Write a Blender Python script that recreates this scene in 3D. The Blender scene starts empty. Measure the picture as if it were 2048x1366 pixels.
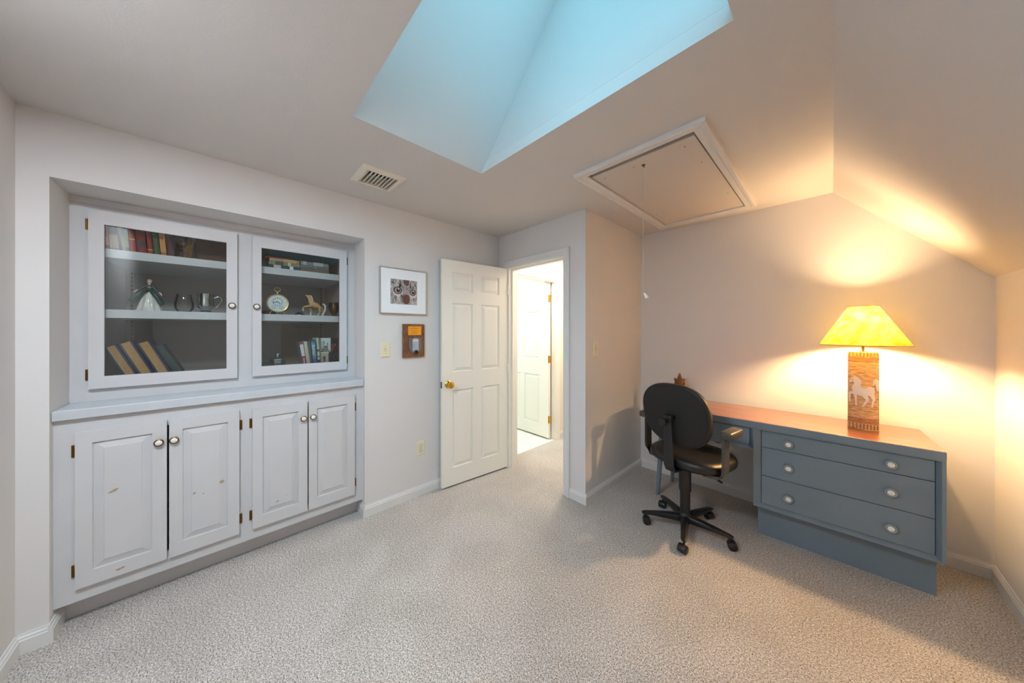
import bpy, math, random
from mathutils import Matrix, Vector, Euler
PI = math.pi
random.seed(7)
S = bpy.context.scene
COL = S.collection

# ------------------------------------------------------------------ camera
H = 1.37
cam_d = bpy.data.cameras.new('camera'); cam = bpy.data.objects.new('camera', cam_d); COL.objects.link(cam)
cam_d.sensor_fit = 'HORIZONTAL'; cam_d.sensor_width = 36.0
cam_d.lens = 607.4 / 2048 * 36.0
cam_d.shift_y = -21.0 / 2048
cam_d.clip_start = 0.02; cam_d.clip_end = 60
cam.location = (0, 0, H); cam.rotation_euler = (PI / 2, 0, math.radians(46.46))
S.camera = cam

# ------------------------------------------------------------------ colour management, world, lights
S.view_settings.view_transform = 'Standard'; S.view_settings.look = 'None'
S.view_settings.gamma = 1.0; S.view_settings.use_curve_mapping = False
S.view_settings.exposure = 0.32

W = bpy.data.worlds.new('sky'); S.world = W; W.use_nodes = True
wb = W.node_tree.nodes['Background']
wb.inputs[0].default_value = (0.27, 0.75, 1.0, 1); wb.inputs[1].default_value = 6.2

def area(name, loc, rot, sx, sy, power, color, portal=False, spread=PI):
    l = bpy.data.lights.new(name, 'AREA'); l.shape = 'RECTANGLE'; l.size = sx; l.size_y = sy
    l.energy = power; l.color = color; l.spread = spread
    if portal: l.cycles.is_portal = True
    o = bpy.data.objects.new(name, l); COL.objects.link(o); o.location = loc; o.rotation_euler = rot
    return o
# sky light enters through the roof window at the top of the shaft
RZ = math.atan2(1, 1.08)
n_roof = Vector((-0.733, 0, -0.68))
area('skylight_portal', Vector((-0.416, 0.785, 2.79)) + n_roof * 0.02, n_roof.to_track_quat('-Z', 'Y').to_euler(), 0.72, 0.92, 1, (1, 1, 1), portal=True)
# unseen fill light added behind the camera to brighten the room
area('room_fill_light', (-1.0, -0.35, 2.325), (0, 0, 0), 0.35, 0.35, 28, (0.82, 0.91, 1.0))
# lamps of the hall and the bathroom beyond the door
area('hall_ceiling_light', (-1.95, 2.95, 2.30), (0, 0, 0), 0.35, 0.5, 22, (1.0, 0.87, 0.70))
area('bathroom_light', (-3.0, 2.45, 2.28), (0, 0, 0), 0.5, 0.5, 11, (1.0, 0.90, 0.76))

# ------------------------------------------------------------------ materials
def lin(c):
    if isinstance(c, str):
        c = [int(c[i:i + 2], 16) / 255 for i in (0, 2, 4)]
    return tuple(x / 12.92 if x <= 0.04045 else ((x + 0.055) / 1.055) ** 2.4 for x in c) + (1,)
def mat(name, col, rough=0.5, metal=0.0, bump=0.0, bscale=80, vary=0.0, vscale=6, coat=0.0, spec=None):
    m = bpy.data.materials.new(name); m.use_nodes = True; nt = m.node_tree; b = nt.nodes['Principled BSDF']
    c = lin(col)
    b.inputs['Base Color'].default_value = c; b.inputs['Roughness'].default_value = rough; b.inputs['Metallic'].default_value = metal
    if spec is not None: b.inputs['Specular IOR Level'].default_value = spec
    if coat: b.inputs['Coat Weight'].default_value = coat; b.inputs['Coat Roughness'].default_value = 0.08
    if bump or vary:
        tc = nt.nodes.new('ShaderNodeTexCoord')
    if vary:
        n = nt.nodes.new('ShaderNodeTexNoise'); n.inputs['Scale'].default_value = vscale; n.inputs['Detail'].default_value = 4
        nt.links.new(tc.outputs['Object'], n.inputs['Vector'])
        r = nt.nodes.new('ShaderNodeValToRGB'); nt.links.new(n.outputs['Fac'], r.inputs['Fac'])
        r.color_ramp.elements[0].position = 0.3; r.color_ramp.elements[1].position = 0.7
        r.color_ramp.elements[0].color = tuple(x * (1 - vary) for x in c[:3]) + (1,)
        r.color_ramp.elements[1].color = tuple(min(1, x * (1 + vary * 0.6)) for x in c[:3]) + (1,)
        nt.links.new(r.outputs['Color'], b.inputs['Base Color'])
    if bump:
        n = nt.nodes.new('ShaderNodeTexNoise'); n.inputs['Scale'].default_value = bscale; n.inputs['Detail'].default_value = 3
        nt.links.new(tc.outputs['Object'], n.inputs['Vector'])
        bp = nt.nodes.new('ShaderNodeBump'); bp.inputs['Strength'].default_value = bump; bp.inputs['Distance'].default_value = 0.002
        nt.links.new(n.outputs['Fac'], bp.inputs['Height']); nt.links.new(bp.outputs['Normal'], b.inputs['Normal'])
    return m

M = {}
M['wall'] = mat('wall_paint', 'dcd8d6', 0.75, bump=0.12, bscale=260, spec=0.25)
M['ceiling'] = mat('ceiling_paint', 'd5d0cd', 0.8, bump=0.22, bscale=190, spec=0.2)
M['shaft'] = mat('shaft_paint', 'd2cdca', 0.8, bump=0.15, bscale=190, spec=0.2)
M['hall'] = mat('hall_paint', 'ece4d4', 0.7, bump=0.1, bscale=200, spec=0.25)
M['white'] = mat('white_trim_paint', 'dedcda', 0.4, spec=0.4)
M['door'] = mat('door_paint', 'f3eee4', 0.4, spec=0.4)
M['cab'] = mat('cabinet_paint', 'cecccd', 0.45, vary=0.03, vscale=5, spec=0.4)
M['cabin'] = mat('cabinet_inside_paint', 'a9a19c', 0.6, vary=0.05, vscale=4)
M['brass'] = mat('polished_brass', 'e0b04a', 0.18, 1.0)
M['oldbrass'] = mat('old_brass', '7a5426', 0.35, 1.0)
M['gold'] = mat('gold_metal', 'e0bd78', 0.3, 0.65)
M['ceramic'] = mat('white_ceramic', 'efece6', 0.2, coat=0.3)
M['dark'] = mat('dark_gap', '17130f', 0.9)  # near-black colour standing in for the shade inside gaps
M['ivory'] = mat('ivory_plastic', 'e6dcbe', 0.35)
M['black'] = mat('black_plastic', '1b1b1d', 0.38, bump=0.15, bscale=400)
M['blackleather'] = mat('black_vinyl', '1d1b1b', 0.3, bump=0.5, bscale=330, vary=0.2, vscale=20)
M['chairback'] = mat('black_fabric_shell', '201f1e', 0.8, bump=0.6, bscale=600)
M['greyplastic'] = mat('grey_arm_plastic', '4b4642', 0.32, vary=0.08, vscale=30)
M['blue'] = mat('blue_grey_desk_paint', '738390', 0.42, vary=0.05, vscale=5, bump=0.1, bscale=60)
M['silver'] = mat('pewter', 'b9bcbd', 0.12, 1.0)
M['frame_metal'] = mat('silver_picture_frame', 'c3c1bb', 0.3, 1.0)
M['paper'] = mat('paper_pages', 'c9a877', 0.9, bump=0.3, bscale=500)
M['mat_board'] = mat('white_mat_board', 'f6f5f6', 0.7)
M['tile'] = None

def glass_mat(name, tint=(1, 1, 1, 1), ior=1.5, boost=0.0, rough=0.0):
    m = bpy.data.materials.new(name); m.use_nodes = True; nt = m.node_tree; nt.nodes.remove(nt.nodes['Principled BSDF'])
    out = nt.nodes['Material Output']; tr = nt.nodes.new('ShaderNodeBsdfTransparent'); gl = nt.nodes.new('ShaderNodeBsdfGlossy')
    tr.inputs[0].default_value = tint; gl.inputs['Roughness'].default_value = rough
    fr = nt.nodes.new('ShaderNodeFresnel'); fr.inputs[0].default_value = ior
    mx = nt.nodes.new('ShaderNodeMixShader')
    if boost:
        ad = nt.nodes.new('ShaderNodeMath'); ad.operation = 'ADD'; ad.use_clamp = True; ad.inputs[1].default_value = boost
        nt.links.new(fr.outputs[0], ad.inputs[0]); nt.links.new(ad.outputs[0], mx.inputs[0])
    else:
        nt.links.new(fr.outputs[0], mx.inputs[0])
    nt.links.new(tr.outputs[0], mx.inputs[1]); nt.links.new(gl.outputs[0], mx.inputs[2]); nt.links.new(mx.outputs[0], out.inputs['Surface'])
    return m
M['glass'] = glass_mat('cabinet_glass', (0.96, 0.98, 0.97, 1), 1.5, 0.012)
M['roofglass'] = glass_mat('roof_window_glass', (0.97, 0.99, 1, 1), 1.3)
M['tumbler'] = glass_mat('drinking_glass', (0.985, 0.99, 0.99, 1), 1.3, 0.01)
M['cutglass'] = glass_mat('cut_glass', (0.9, 0.92, 0.95, 1), 1.6, 0.4, 0.25)

def carpet_mat():
    m = bpy.data.materials.new('carpet_pile'); m.use_nodes = True; nt = m.node_tree; b = nt.nodes['Principled BSDF']
    N = nt.nodes.new; L = nt.links.new
    tc = N('ShaderNodeTexCoord')
    n1 = N('ShaderNodeTexNoise'); n1.inputs['Scale'].default_value = 210; n1.inputs['Detail'].default_value = 2.5; n1.inputs['Roughness'].default_value = 0.65
    L(tc.outputs['Object'], n1.inputs['Vector'])
    r = N('ShaderNodeValToRGB'); L(n1.outputs['Fac'], r.inputs['Fac'])
    e = r.color_ramp.elements; e[0].position = 0.35; e[0].color = lin('645d58'); e[1].position = 0.60; e[1].color = lin('fbf9f5')
    x = r.color_ramp.elements.new(0.45); x.color = lin('ccc7c0')
    n2 = N('ShaderNodeTexNoise'); n2.inputs['Scale'].default_value = 110; n2.inputs['Detail'].default_value = 2
    L(tc.outputs['Object'], n2.inputs['Vector'])
    r2 = N('ShaderNodeValToRGB'); L(n2.outputs['Fac'], r2.inputs['Fac'])
    e = r2.color_ramp.elements; e[0].position = 0.35; e[0].color = lin('d2c9c6'); e[1].position = 0.7; e[1].color = (1, 1, 1, 1)
    n3 = N('ShaderNodeTexNoise'); n3.inputs['Scale'].default_value = 2.6; n3.inputs['Detail'].default_value = 3; n3.inputs['Distortion'].default_value = 0.6
    L(tc.outputs['Object'], n3.inputs['Vector'])
    r3 = N('ShaderNodeValToRGB'); L(n3.outputs['Fac'], r3.inputs['Fac'])
    e = r3.color_ramp.elements; e[0].position = 0.4; e[0].color = (0.90, 0.89, 0.88, 1); e[1].position = 0.62; e[1].color = (1, 1, 1, 1)
    def mul(a, c):
        mx = N('ShaderNodeMixRGB'); mx.blend_type = 'MULTIPLY'; mx.inputs[0].default_value = 1; L(a, mx.inputs[1]); L(c, mx.inputs[2]); return mx.outputs[0]
    L(mul(mul(r.outputs[0], r2.outputs[0]), r3.outputs[0]), b.inputs['Base Color'])
    b.inputs['Roughness'].default_value = 0.95; b.inputs['Specular IOR Level'].default_value = 0.1
    bp = N('ShaderNodeBump'); bp.inputs['Strength'].default_value = 0.8; bp.inputs['Distance'].default_value = 0.006
    L(n1.outputs['Fac'], bp.inputs['Height']); L(bp.outputs['Normal'], b.inputs['Normal'])
    return m
M['carpet'] = carpet_mat()

def tile_mat():
    m = bpy.data.materials.new('floor_tiles'); m.use_nodes = True; nt = m.node_tree; b = nt.nodes['Principled BSDF']
    tc = nt.nodes.new('ShaderNodeTexCoord'); br = nt.nodes.new('ShaderNodeTexBrick')
    nt.links.new(tc.outputs['Object'], br.inputs['Vector'])
    br.offset = 0; br.inputs['Scale'].default_value = 1; br.inputs['Brick Width'].default_value = 0.3; br.inputs['Row Height'].default_value = 0.3
    br.inputs['Mortar Size'].default_value = 0.004
    br.inputs['Color1'].default_value = lin('efebe2'); br.inputs['Color2'].default_value = lin('ebe7de'); br.inputs['Mortar'].default_value = lin('b9b2a6')
    nt.links.new(br.outputs['Color'], b.inputs['Base Color']); b.inputs['Roughness'].default_value = 0.3
    return m
M['tile'] = tile_mat()

def bead_mat():
    m = bpy.data.materials.new('beadboard'); m.use_nodes = True; nt = m.node_tree; b = nt.nodes['Principled BSDF']
    tc = nt.nodes.new('ShaderNodeTexCoord'); wv = nt.nodes.new('ShaderNodeTexWave'); wv.inputs['Scale'].default_value = 6
    nt.links.new(tc.outputs['Object'], wv.inputs['Vector'])
    r = nt.nodes.new('ShaderNodeValToRGB'); nt.links.new(wv.outputs['Fac'], r.inputs['Fac'])
    r.color_ramp.elements[0].color = (0, 0, 0, 1); r.color_ramp.elements[1].position = 0.15
    bp = nt.nodes.new('ShaderNodeBump'); bp.inputs['Distance'].default_value = 0.006; bp.inputs['Strength'].default_value = 0.6
    nt.links.new(r.outputs[0], bp.inputs['Height']); nt.links.new(bp.outputs['Normal'], b.inputs['Normal'])
    b.inputs['Base Color'].default_value = lin('f4f3f6'); b.inputs['Roughness'].default_value = 0.5
    return m
M['bead'] = bead_mat()

def wood_mat(name, c1, c2, rough=0.3, scale=5.0, axis=(1, 8, 8), coat=0.0, metal=0.0):
    m = bpy.data.materials.new(name); m.use_nodes = True; nt = m.node_tree; b = nt.nodes['Principled BSDF']
    tc = nt.nodes.new('ShaderNodeTexCoord'); mp = nt.nodes.new('ShaderNodeMapping'); mp.inputs['Scale'].default_value = axis
    n = nt.nodes.new('ShaderNodeTexNoise'); n.inputs['Scale'].default_value = scale; n.inputs['Detail'].default_value = 5; n.inputs['Distortion'].default_value = 0.8
    nt.links.new(tc.outputs['Object'], mp.inputs[0]); nt.links.new(mp.outputs[0], n.inputs['Vector'])
    r = nt.nodes.new('ShaderNodeValToRGB'); nt.links.new(n.outputs['Fac'], r.inputs['Fac'])
    r.color_ramp.elements[0].position = 0.35; r.color_ramp.elements[0].color = lin(c1); r.color_ramp.elements[1].position = 0.65; r.color_ramp.elements[1].color = lin(c2)
    nt.links.new(r.outputs[0], b.inputs['Base Color']); b.inputs['Roughness'].default_value = rough
    if coat: b.inputs['Coat Weight'].default_value = coat; b.inputs['Coat Roughness'].default_value = 0.12
    return m
M['desktop'] = wood_mat('red_brown_desk_top', '7c4631', '985c3e', 0.3, 3.0, (1, 6, 6), coat=0.7)
M['plaquewood'] = wood_mat('plaque_wood', '4e2c1a', '8d5a3a', 0.35, 22, (6, 6, 1), coat=0.3)

# ------------------------------------------------------------------ mesh helpers
class MB:
    def __init__(s): s.v = []; s.f = []; s.sm = []
    def add(s, vs, fs, smooth=False, mx=None):
        o = len(s.v)
        s.v += [tuple(mx @ Vector(p)) if mx else tuple(p) for p in vs]
        for f in fs: s.f.append([i + o for i in f]); s.sm.append(smooth)
        return s
    def box(s, x0, x1, y0, y1, z0, z1, mx=None):
        v = [(x, y, z) for x in (x0, x1) for y in (y0, y1) for z in (z0, z1)]
        return s.add(v, [(0, 1, 3, 2), (4, 6, 7, 5), (0, 4, 5, 1), (2, 3, 7, 6), (0, 2, 6, 4), (1, 5, 7, 3)], mx=mx)
    def prism(s, poly, d, mx=None, smooth=False):      # poly in xz, extruded along y by d=(y0,y1)
        n = len(poly); v = [(a, d[0], b) for a, b in poly] + [(a, d[1], b) for a, b in poly]
        s.add(v, [tuple(range(n))[::-1], tuple(range(n, 2 * n))], mx=mx)
        s.add(v, [(i, (i + 1) % n, n + (i + 1) % n, n + i) for i in range(n)], smooth, mx=mx)
        return s
    def lathe(s, prof, c=(0, 0, 0), n=24, mx=None, cap=True, sx=1, sy=1):   # prof (r,z) bottom to top
        v = []; f = []
        for r, z in prof:
            for i in range(n):
                a = 2 * PI * i / n; v.append((c[0] + r * math.cos(a) * sx, c[1] + r * math.sin(a) * sy, c[2] + z))
        for j in range(len(prof) - 1):
            for i in range(n):
                k = (i + 1) % n; f.append((j * n + i, j * n + k, (j + 1) * n + k, (j + 1) * n + i))
        s.add(v, f, True, mx)
        if cap:
            o = len(prof) - 1
            s.add(v, [tuple(range(n))[::-1], tuple(o * n + i for i in range(n))], False, mx)
        return s
    def tube(s, pts, r, n=10, cap=True, mx=None):
        pts = [Vector(p) for p in pts]; rs = r if isinstance(r, (list, tuple)) else [r] * len(pts)
        v = []; f = []; prev = None
        for i, p in enumerate(pts):
            t = (pts[min(i + 1, len(pts) - 1)] - pts[max(i - 1, 0)]).normalized()
            if prev is None:
                u = t.orthogonal().normalized()
            else:
                u = (prev - t * prev.dot(t)).normalized()
            prev = u; w = t.cross(u)
            for k in range(n):
                a = 2 * PI * k / n; v.append(p + (u * math.cos(a) + w * math.sin(a)) * rs[i])
        for j in range(len(pts) - 1):
            for i in range(n):
                k = (i + 1) % n; f.append((j * n + i, j * n + k, (j + 1) * n + k, (j + 1) * n + i))
        s.add(v, f, True, mx)
        if cap: s.add(v, [tuple(range(n))[::-1], tuple((len(pts) - 1) * n + i for i in range(n))], False, mx)
        return s
    def ball(s, c, r, n=16, m=10, mx=None):
        r = r if isinstance(r, (list, tuple)) else (r, r, r)
        v = []; f = []
        for j in range(m + 1):
            t = PI * j / m
            for i in range(n):
                a = 2 * PI * i / n; v.append((c[0] + r[0] * math.sin(t) * math.cos(a), c[1] + r[1] * math.sin(t) * math.sin(a), c[2] - r[2] * math.cos(t)))
        for j in range(m):
            for i in range(n):
                k = (i + 1) % n
                f.append((j * n + i, j * n + k, (j + 1) * n + k, (j + 1) * n + i))
        return s.add(v, f, True, mx)
    def loops(s, L, cap0=False, cap1=True, smooth=False, mx=None):   # stack of equal-length loops
        n = len(L[0]); v = [p for l in L for p in l]; f = []
        for j in range(len(L) - 1):
            for i in range(n):
                k = (i + 1) % n; f.append((j * n + i, j * n + k, (j + 1) * n + k, (j + 1) * n + i))
        s.add(v, f, smooth, mx)
        if cap0: s.add(L[0], [tuple(range(n))[::-1]], False, mx)
        if cap1: s.add(L[-1], [tuple(range(n))], False, mx)
        return s

def rect(x0, x1, z0, z1, y): return [(x0, y, z0), (x1, y, z0), (x1, y, z1), (x0, y, z1)]
def inset(r, d, y):
    (x0, _, z0), (x1, _, z1) = r[0], r[2]
    return rect(x0 + d, x1 - d, z0 + d, z1 - d, y)

def tagp(o, label=None, cat=None, group=None, kind=None):
    if label: o['label'] = label
    if cat: o['category'] = cat
    if group: o['group'] = group
    if kind: o['kind'] = kind
    return o
def obj(name, b, m, parent=None, world=False, bevel=0, seg=2, auto=40, sub=0):
    me = bpy.data.meshes.new(name)
    v = b.v
    if world and parent is not None:
        root = parent
        while root.parent: root = root.parent
        inv = root_mx[root.name].inverted(); v = [tuple(inv @ Vector(p)) for p in v]
    me.from_pydata([tuple(p) for p in v], [], b.f)
    me.polygons.foreach_set('use_smooth', [bool(x) for x in b.sm])
    me.validate(); me.update()
    import bmesh
    bm = bmesh.new(); bm.from_mesh(me); bmesh.ops.remove_doubles(bm, verts=bm.verts, dist=1e-6); bmesh.ops.recalc_face_normals(bm, faces=bm.faces); bm.to_mesh(me); bm.free()
    if any(b.sm): me.set_sharp_from_angle(angle=math.radians(auto))
    if m: me.materials.append(m)
    o = bpy.data.objects.new(name, me); COL.objects.link(o)
    if parent is not None: o.parent = parent
    if bevel:
        md = o.modifiers.new('bevel', 'BEVEL'); md.width = bevel; md.segments = seg; md.limit_method = 'ANGLE'; md.angle_limit = math.radians(40); md.harden_normals = False
    if sub:
        md = o.modifiers.new('sub', 'SUBSURF'); md.levels = sub; md.render_levels = sub
    return o
root_mx = {}
def thing(name, label, cat, loc, rotz=0, group=None, rot=None):
    o = bpy.data.objects.new(name, None); COL.objects.link(o); o.empty_display_size = 0.05
    o.location = loc; o.rotation_euler = rot if rot else (0, 0, rotz)
    root_mx[o.name] = Matrix.Translation(Vector(loc)) @ Euler(o.rotation_euler).to_matrix().to_4x4()
    return tagp(o, label, cat, group)
def one(name, b, m, loc, rotz, label, cat, group=None, rot=None, **k):
    o = obj(name, b, m, **k); o.location = loc; o.rotation_euler = rot if rot else (0, 0, rotz)
    return tagp(o, label, cat, group)
def struct(name, b, m, parent=None, **k):
    o = obj(name, b, m, parent, **k)
    if parent is None: o['kind'] = 'structure'
    return o

def slab(us, vs, holes, w0, w1, fn):
    """plate in the u,v plane with rectangular holes; fn maps (u,v,w) to xyz"""
    us = sorted(set(list(us) + [h[i] for h in holes for i in (0, 1)])); vs = sorted(set(list(vs) + [h[i] for h in holes for i in (2, 3)]))
    def solid(i, j):
        if i < 0 or j < 0 or i >= len(us) - 1 or j >= len(vs) - 1: return False
        cu = (us[i] + us[i + 1]) / 2; cv = (vs[j] + vs[j + 1]) / 2
        return not any(h[0] < cu < h[1] and h[2] < cv < h[3] for h in holes)
    b = MB()
    for i in range(len(us) - 1):
        for j in range(len(vs) - 1):
            if not solid(i, j): continue
            a, c, d, e = us[i], us[i + 1], vs[j], vs[j + 1]
            P = lambda u, v, w: fn(u, v, w)
            b.add([P(a, d, w0), P(c, d, w0), P(c, e, w0), P(a, e, w0)], [(0, 1, 2, 3)])
            b.add([P(a, d, w1), P(c, d, w1), P(c, e, w1), P(a, e, w1)], [(3, 2, 1, 0)])
            for (di, dj, p, q) in ((-1, 0, (a, d), (a, e)), (1, 0, (c, d), (c, e)), (0, -1, (a, d), (c, d)), (0, 1, (a, e), (c, e))):
                if not solid(i + di, j + dj):
                    b.add([P(*p, w0), P(*q, w0), P(*q, w1), P(*p, w1)], [(0, 1, 2, 3)])
    return b
XY = lambda u, v, w: (u, v, w)
XZ = lambda u, v, w: (u, w, v)
YZ = lambda u, v, w: (w, u, v)

# ------------------------------------------------------------------ the room
CZ = 2.335; XL = -2.37; XR = 0.62; YB = 3.08; YF = -0.636; YD = 2.07; XB = -1.337; XBEND = 0.007; ZK = 1.664
fl = MB(); fl.box(-2.405, 0.74, -0.76, 4.2, -0.1, 0); fl.box(-2.62, -2.405, -0.76, 0.9, -0.1, 0)
struct('floor', fl, M['carpet'])
struct('floor_bathroom', MB().box(-4.2, -2.405, 0.9, 4.2, -0.1, -0.004), M['tile'])
struct('wall_left', slab((-0.76, YD), (0, CZ + 0.1), [(-0.555, 0.755, -1, 2.05)], -2.61, XL, YZ), M['wall'])
struct('wall_hall_left', slab((YD, 4.2), (0, CZ), [(2.30, 3.06, -1, 2.005)], -2.53, -2.405, YZ), M['hall'])
# door wall and the return wall of the closet block
struct('wall_doorway', slab((-2.405, XB), (0, CZ), [(-2.245, -1.535, -1, 2.01)], YD, 2.19, XZ), M['wall'])
struct('wall_return', MB().box(-1.45, XB, 2.19, 4.2, 0, CZ), M['wall'])
struct('wall_back', MB().prism([(XB, 0), (0.74, 0), (0.74, 1.6), (XBEND, CZ + 0.08), (XB, CZ + 0.08)], (YB, YB + 0.12)), M['wall'])
struct('wall_right', MB().box(XR, 0.74, -0.76, YB, 0, ZK), M['wall'])
struct('wall_front', slab((-2.62, 0.74), (0, CZ + 0.1), [], YF - 0.12, YF, XZ), M['wall'])
rc_ = MB().box(-3.42, -3.32, -0.72, 0.92, -0.1, 2.3); rc_.box(-3.32, -2.611, -0.72, -0.64, -0.1, 2.3); rc_.box(-3.32, -2.611, 0.84, 0.92, -0.1, 2.3); rc_.box(-3.32, -2.611, -0.64, 0.84, 2.22, 2.3); rc_.box(-3.32, -2.65, -0.64, 0.84, -0.1, 0.0)
struct('cabinet_light_block', rc_, M['wall'])  # unseen shell added behind the cabinets to block sky light
dn = Vector((CZ - ZK, 0, -(XBEND - XR))).normalized() * 0.1
struct('ceiling_slope', MB().prism([(XR, ZK), (XR + dn.x, ZK + dn.z), (XBEND + dn.x, CZ + dn.z), (XBEND, CZ)], (-0.76, YB)), M['ceiling'])
HX0, HX1, HY0, HY1 = -1.045, -0.448, 1.625, 2.90
VX0, VX1, VY0, VY1 = -2.075, -1.885, 0.615, 0.81
struct('ceiling', slab((-2.61, XBEND + 0.04), (-0.76, YB), [(-1.48, -0.209, 0.42, 1.147), (HX0, HX1, HY0, HY1), (VX0, VX1, VY0, VY1), (-2.7, XB - 0.05, 2.12, 3.3)], CZ, CZ + 0.06, XY), M['ceiling'])
struct('ceiling_hall', MB().box(-4.2, XB - 0.02, 2.12, 4.2, CZ, CZ + 0.08), M['hall'])
# hall and bathroom shell
struct('wall_hall_end', MB().box(-2.53, -1.337, 4.1, 4.2, 0, CZ), M['hall'])
bw = MB().box(-4.2, -2.53, 3.12, 3.2, 0, CZ); struct('wall_bathroom_back', bw, M['bead'])
struct('wall_bathroom_far', MB().box(-4.2, -4.1, 0.9, 3.2, 0, CZ), M['hall'])
struct('wall_bathroom_near', MB().box(-4.2, -2.62, 1.5, 1.6, 0, CZ), M['hall'])

# skylight shaft through the attic up to the roof window
sh = MB()
prof = [(-1.42, CZ + 0.0605), (-0.20, CZ + 0.0605), (-0.102, 2.447), (-0.73, 3.13)]
sh.prism(prof, (0.36, 0.42)); sh.prism(prof, (1.147, 1.207))
sh.prism([(-1.48, CZ), (-0.73, 3.13), (-0.775, 3.17), (-1.50, CZ + 0.05)], (0.36, 1.207))
sh.prism([(-0.209, CZ + 0.01), (-0.102, 2.447), (-0.05, 2.40), (-0.17, CZ + 0.03)], (0.36, 1.207))
struct('wall_skylight_shaft', sh, M['shaft'])
w1 = MB()
rv = Vector((-0.628, 0, 0.683)).normalized(); nv = Vector((0.733, 0, 0.68)).normalized(); base = Vector((-0.102, 0, 2.447))
def roofpt(a, y, h): p = base + rv * a + nv * h; return (p.x, y, p.z)
RL = 0.928
fr = slab((-0.06, RL + 0.06), (0.34, 1.22), [(0.03, RL - 0.03, 0.45, 1.12)], 0.0, 0.07, lambda u, v, w: roofpt(u, v, w))
win = struct('window_1', fr, M['white'])
gl = slab((0.03, RL - 0.03), (0.45, 1.12), [], 0.03, 0.036, lambda u, v, w: roofpt(u, v, w))
obj('pane', gl, M['roofglass'], win)
# ------------------------------------------------------------------ baseboards
BP = [(0, 0), (0.013, 0), (0.013, 0.058), (0.0095, 0.063), (0.010, 0.069), (0.005, 0.076), (0.004, 0.084), (0, 0.084)]
def baseboard(name, segs):
    b = MB()
    for (x0, y0), (x1, y1), nrm in segs:      # the wall line and the inward normal
        a = Vector((x0, y0, 0)); c = Vector((x1, y1, 0)); nn = Vector((nrm[0], nrm[1], 0))
        L0 = [a + nn * t + Vector((0, 0, z)) for t, z in BP]; L1 = [c + nn * t + Vector((0, 0, z)) for t, z in BP]
        b.loops([L0, L1], cap0=True, cap1=True)
    return struct(name, b, M['white'])
baseboard('baseboard_left', [((XL, 0.755), (XL, YD), (1, 0)), ((XL, YF), (XL, -0.555), (1, 0)), ((XL + 0.013, 0.755), (-2.5, 0.755), (0, -1)), ((XL + 0.013, -0.555), (-2.5, -0.555), (0, 1))])
baseboard('baseboard_front', [((XL, YF), (XR, YF), (0, 1))])
baseboard('baseboard_doorway', [((-1.483, YD), (XB + 0.013, YD), (0, -1))])
baseboard('baseboard_return', [((XB, YD), (XB, YB), (1, 0))])
baseboard('baseboard_back', [((XB, YB), (XR, YB), (0, -1))])
baseboard('baseboard_right', [((XR, YF), (XR, YB), (-1, 0))])
baseboard('baseboard_hall', [((-2.405, 3.12), (-2.405, 4.1), (1, 0)), ((-2.405, 4.1), (-1.45, 4.1), (0, -1)), ((-1.45, 2.2), (-1.45, 4.1), (-1, 0))])

# ------------------------------------------------------------------ door casings
def casing(name, x0, x1, z1, w, fn, m, left=True, right=True):
    """moulded frame round an opening x0..x1 up to z1; fn maps (u, z, out)"""
    prof = [(0, 0), (0, 0.011), (0.006, 0.014), (w * 0.55, 0.014), (w * 0.62, 0.018), (w * 0.9, 0.02), (w, 0.016), (w, 0)]
    b = MB(); L = []
    pts = []
    if left: pts.append(('l', 0))
    def ring(t):
        d, o = t
        return [(x0 - d, 0, o), (x0 - d, z1 + d, o), (x1 + d, z1 + d, o), (x1 + d, 0, o)]
    rows = [[fn(*p) for p in ring(t)] for t in prof]
    v = [p for r in rows for p in r]; f = []
    n = len(prof)
    for j in range(n):
        k = (j + 1) % n
        for i in range(3): f.append((j * 4 + i, k * 4 + i, k * 4 + i + 1, j * 4 + i + 1))
    f.append(tuple(j * 4 for j in range(n))); f.append(tuple(j * 4 + 3 for j in range(n))[::-1])
    b.add(v, f)
    return struct(name, b, m)
casing('trim_1', -2.24, -1.545, 2.005, 0.062, lambda u, z, o: (u, YD - o, z), M['white'])
jb = MB(); jb.box(-2.245, -2.225, YD, 2.19, 0, 2.01); jb.box(-1.555, -1.535, YD, 2.19, 0, 2.01); jb.box(-2.225, -1.555, YD, 2.19, 1.992, 2.01)
jb.box(-1.568, -1.555, YD + 0.04, YD + 0.055, 0, 1.992); jb.box(-2.225, -2.212, YD + 0.04, YD + 0.055, 0, 1.992); jb.box(-2.212, -1.568, YD + 0.04, YD + 0.055, 1.98, 1.992)
jamb = struct('trim_2', jb, M['door'])
obj('strike_plate', MB().box(-1.5565, -1.5545, YD + 0.012, YD + 0.034, 0.88, 0.94), M['oldbrass'], jamb)
casing('trim_3', 2.31, 3.05, 2.0, 0.066, lambda u, z, o: (-2.405 + o, u, z), M['door'])
jb = MB(); jb.box(-2.53, -2.405, 2.30, 2.318, 0, 2.005); jb.box(-2.53, -2.405, 3.042, 3.06, 0, 2.005); jb.box(-2.53, -2.405, 2.318, 3.042, 1.987, 2.005)
jb.box(-2.46, -2.445, 3.03, 3.042, 0, 1.987)
struct('trim_4', jb, M['door'])

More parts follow.
